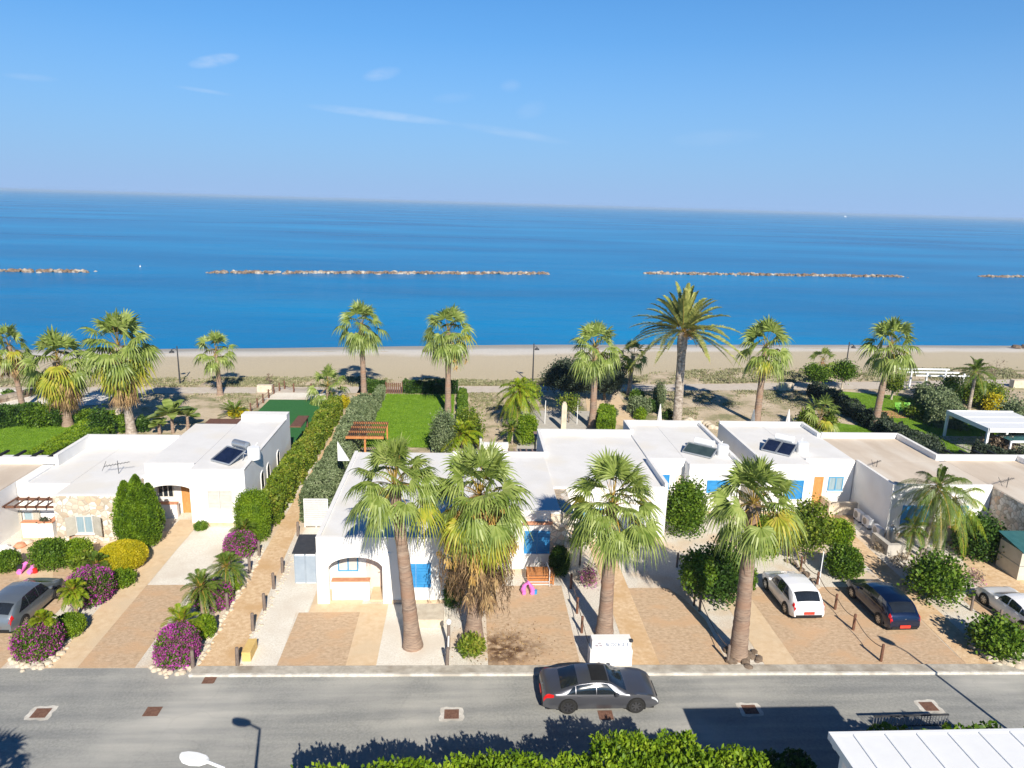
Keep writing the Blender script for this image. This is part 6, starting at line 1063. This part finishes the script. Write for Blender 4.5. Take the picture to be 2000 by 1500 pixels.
hedge([(54.8, 66), (54.6, 58)], 1.5, 1.5, 'leaf_olive', 'pale hedge beyond the large white pergola', size=.14, lump=.3, seed=18)
for box, m_, lab, lobes in (((1628, 1682, 700, 765), 'leaf_mid', 'green tree right of the low fan palm by the promenade', 4), ((1575, 1632, 712, 768), 'leaf_mid', 'green tree at the left of the pair by the promenade', 3), ((1728, 1775, 718, 786), 'leaf_mixed', 'yellow-green tree with a pale bent trunk by the lawns', 3), ((1815, 1862, 762, 832), 'leaf_olive', 'olive tree with pale trunk near the large pergola', 3)):
    tree('garden_tree', box, m_, lab, .3, .16, lobes=lobes, trunkm='bark_pale', tr=.1, cr=.5)
for box, m_, lab in (((1895, 1985, 744, 800), 'leaf_mixed', 'wide yellow-green bush at the right, beyond the olive hedge'), ((1930, 1965, 770, 808), 'leaf_yellow', 'yellow shrub in front of the wide yellow-green bush'), ((1840, 1885, 735, 792), 'leaf_dark', 'dark bush behind the dark feather palm'), ((1960, 2020, 780, 850), 'leaf_olive', 'grey-green bush at the right frame edge'), ((1780, 1830, 792, 822), 'leaf_mixed', 'reddish-green bush right of the lime green chairs'), ((1560, 1600, 800, 846), 'leaf_mixed', 'yellowish bush at the foot of the low fan palm behind the roof'), ((1605, 1640, 806, 846), 'leaf_mixed', 'yellow-green bush on the edge of the right lawn'), ((1935, 1990, 850, 890), 'leaf_dry', 'dry brown bush behind the large pergola'), ((1800, 1850, 852, 878), 'leaf_grey', 'grey bush at the left foot of the large pergola')):
    bush(box, m_, lab, size=.16, lump=.22, lf=3.5)
def bare_tree(px, py, pt, label, m='leaf_dry'):
    c = at(px, py); h = hfor(c, pt); t = thing('sapling', label, 'sapling', c); b = MB(); rg = random.Random(px); b.tube([c, c+np.array([.05, 0, h*.5]), c+np.array([.1, 0, h*.8])], [.05, .04, .02], 6); P = []
    for i in range(9): z = h*(.35+.06*i); a = rg.uniform(0, 6.28); e = c+np.array([math.cos(a)*h*.25, math.sin(a)*h*.25, z+h*.18]); b.tube([c+np.array([.03, 0, z]), e], [.025, .01], 5); P.append(e+RNG.normal(0, h*.05, (14, 3)))
    obj('trunk', b, 'bark', t); P = np.concatenate(P); obj('crown', MB().quads(leaves(P, unit(RNG.normal(0, 1, P.shape)), .13, RNG)), m, t)
bare_tree(1936, 762, 706, 'thin reddish bare tree on the dry ground at the right'); bare_tree(527, 757, 732, 'thin sapling near the promenade by the rope fence'); bare_tree(1424, 750, 722, 'thin sapling in the scrub right of the date palm', 'scrub'); bare_tree(992, 858, 820, 'small dark leafless shrub in the dry garden', 'leaf_dark')
# hedge of the near garden, at the bottom of the frame
for (pts, h, lab, sd) in (([(-5.2, 18.5), (-2.8, 19.0)], 3.0, 'leftmost stretch of the bright green hedge at the bottom', 31), ([(-2.7, 19.05), (.8, 19.2)], 2.95, 'stretch of bottom hedge below the pale-ringed drain cover', 32), ([(.95, 19.15), (4.5, 19.3)], 2.9, 'stretch of bottom hedge below the sedan', 33), ([(4.7, 19.6), (8.1, 19.9)], 3.05, 'tallest stretch of the bottom hedge, right of the sedan', 34), ([(8.3, 19.3), (10.4, 19.3)], 2.8, 'stretch of bottom hedge ending at the canopy', 35)):
    hedge(pts, 2.5, h, 'leaf_lime', lab, size=.17, lump=.24, dens=2.8, seed=sd, group='bright hedge along the near garden', wob=.3, ar=.28)
hedge([(10.6, 20.6), (12.6, 20.9)], 1.6, 1.7, 'leaf_dark', 'dark low hedge in the shade beside the canopy', size=.13, seed=36)
hedge([(15.3, 21.4), (21.5, 21.6)], 1.2, 2.2, 'leaf_mid', 'hedge peeping above the right end of the canopy', size=.15, seed=37, lump=.35)
hedge([(-9.6, 16.5), (-6.5, 17.2)], 2.0, 2.4, 'leaf_mid', 'hedge just below the frame casting shade on the road', size=.16, seed=38)
# edging stones
def stones(pts, label, n, s0=.12, s1=.24, m='limestone', seed=2, jit=.12):
    """edging stones: each one its own object; the very long rows of pebbles count as stuff"""
    rg = np.random.default_rng(seed); P = [at(*p) for p in pts]; many = MB(); seg = [np.linalg.norm(q-p) for p, q in zip(P[:-1], P[1:])]; tot = sum(seg)
    for i in range(n):
        u = (i+.5)/n*tot; k = 0
        while k < len(seg)-1 and u > seg[k]: u -= seg[k]; k += 1
        c = P[k]+(P[k+1]-P[k])*u/seg[k]+np.append(rg.normal(0, jit, 2), 0); s = rg.uniform(s0, s1); b = many if n >= 70 else MB(); b.lathe(c, [(0, -.02), (s, 0), (s*.95, s*.5), (s*.55, s*.8), (0, s*.85)], 7)
        if n < 70: one('stone', b, m, label, 'stone', label)
    if n >= 70: obj('pebbles', many, m, None, kind='stuff')
stones([(385, 1308), (420, 1238), (468, 1158), (515, 1068)], 'row of pale edging stones along the left of the tan path', 90, .07, .14)
stones([(24, 1292), (60, 1306), (100, 1300), (125, 1262), (160, 1228)], 'pale edging stone below the kerbside bougainvillea at the left', 40, .09, .17); stones([(300, 1308), (340, 1318), (382, 1306)], 'pale edging stone under the brightest bougainvillea', 18, .09, .17)
stones([(470, 1300), (512, 1210), (545, 1150), (575, 1080)], 'row of small pale stones along the right of the tan path', 80, .04, .09); stones([(1912, 1262), (1935, 1290), (1975, 1302), (2010, 1302)], 'rough stone edging the bottom right bed', 18, .18, .34)
stones([(1545, 1095), (1572, 1120), (1600, 1150)], 'rock in the line below the yellow-green tree', 14, .12, .26, 'rock'); stones([(1330, 836), (1345, 822), (1380, 830), (1398, 838)], 'white rock behind the roof at the date palm foot', 16, .25, .5); stones([(1428, 1290), (1470, 1292), (1468, 1275), (1430, 1276)], 'dark bark lump round the stout palm foot', 18, .12, .28, 'bark', 3, .25)
stones([(205, 832), (240, 800), (275, 780)], 'scattered pale rock behind the left palms', 18, .2, .4, 'limestone', 9, .5)
# ground cover (uncountable)
def stuffmb(polyfn, n, size, rng, k=5, zf=None, hh=.25, ar=.3):
    P = polyfn(n, rng); n = len(P); P = np.repeat(P, k, 0)+np.append(rng.normal(0, .10, (n*k, 2)), np.zeros((n*k, 1)), 1); P[:, 2] += gz(P[:, 0], P[:, 1])*0; N = unit(np.stack([rng.normal(0, .6, n*k), rng.normal(0, .6, n*k), np.ones(n*k)*.9], 1)); q = MB(); q.quads(leaves(P, N, size, rng, .4, .5, ar)); return q
rgs = np.random.default_rng(77)
def scr(n, rng):
    X = rng.uniform(-75, 110, n*5); a = np.interp(X, _bi[:, 0], _bi[:, 1]); pf_ = np.array(pf)[::-1]; b_ = np.interp(X, pf_[:, 0], pf_[:, 1]); Y = b_+(a+1.0-b_)*rng.random(len(X))**.9; den = np.sin(X*.21)+np.sin(X*.53+Y*.4)+np.sin(X*1.3-Y*1.1)+rng.normal(0, .9, len(X)); kq = (den > .15) & (Y > b_+.2); return np.stack([X[kq], Y[kq], gz(X[kq], Y[kq])], 1)[:n]
obj('coastal_scrub', stuffmb(scr, 15000, .22, rgs, 4), 'scrub', None, kind='stuff')
def dry(n, rng):
    X = rng.uniform(-45, 45, n*6); Y = rng.uniform(62, 84, len(X)); pr2 = np.array(pr); yb = np.interp(X, pr2[:, 0], pr2[:, 1]); den = np.sin(X*.33+1)+np.sin(X*.7+Y*.5)+np.sin(X*1.7-Y*.9)+rng.normal(0, .8, len(X))+(Y-yb+4)*.25
    ok = (den > .5) & (Y < yb-.1) & ~((X > -22) & (X < .5)) & ~((X > 4) & (X < 18)) & ~((X < -30) & (Y < 79)) & ~((X > 40)) & ~((X > 32) & (Y < 70)); return np.stack([X[ok], Y[ok], np.zeros(ok.sum())], 1)[:n]
obj('dry_grass', stuffmb(dry, 9000, .16, rgs, 4), 'scrub', None, kind='stuff')
def lawnpts(n, rng):
    X = rng.uniform(-9.0, -1.3, n); Y = rng.uniform(60, 78, n); X2 = rng.uniform(41.8, 56, n); Y2 = rng.uniform(59, 80, n); X3 = rng.uniform(33, 40.6, n//2); Y3 = rng.uniform(59, 67, n//2); X4 = rng.uniform(-46, -34, n//2); Y4 = rng.uniform(57, 66, n//2); X = np.concatenate([X, X2, X3, X4]); Y = np.concatenate([Y, Y2, Y3, Y4]); return np.stack([X, Y, np.full(len(X), .03)], 1)
obj('grass', stuffmb(lawnpts, 14000, .07, rgs, 3), 'grass_blade', None, kind='stuff')
# fallen fruit stalks / stain-free leaf litter below the shaggy palm
P = np.stack([RNG.normal(2.2, 1.1, 900), RNG.normal(30.8, 1.0, 900), np.full(900, .03)], 1); P = P[(P[:, 1] > kerb(2)+.1)]; q = MB(); q.quads(leaves(P, unit(RNG.normal(0, 1, P.shape)*np.array([1, 1, .1])), .07, RNG, 0, .3)); obj('leaf_litter', q, 'fan_dead', None, kind='stuff')
# ------------------------------------------------------------------ sea air
hz_ = bpy.data.materials.new('haze'); hz_.use_nodes = True; hn = hz_.node_tree; [hn.nodes.remove(n) for n in list(hn.nodes) if n.type != 'OUTPUT_MATERIAL']; pv = hn.nodes.new('ShaderNodeVolumePrincipled'); pv.inputs['Color'].default_value = (.56, .76, 1, 1); pv.inputs['Density'].default_value = 1.5e-4; pv.inputs['Anisotropy'].default_value = 0; hn.links.new(pv.outputs[0], hn.nodes['Material Output'].inputs['Volume']); MATS['haze'] = hz_
b = MB(); b.box(-33000, 33000, -4000, 33000, -7.2, 24.0); obj('haze', b, 'haze', None, kind='stuff')
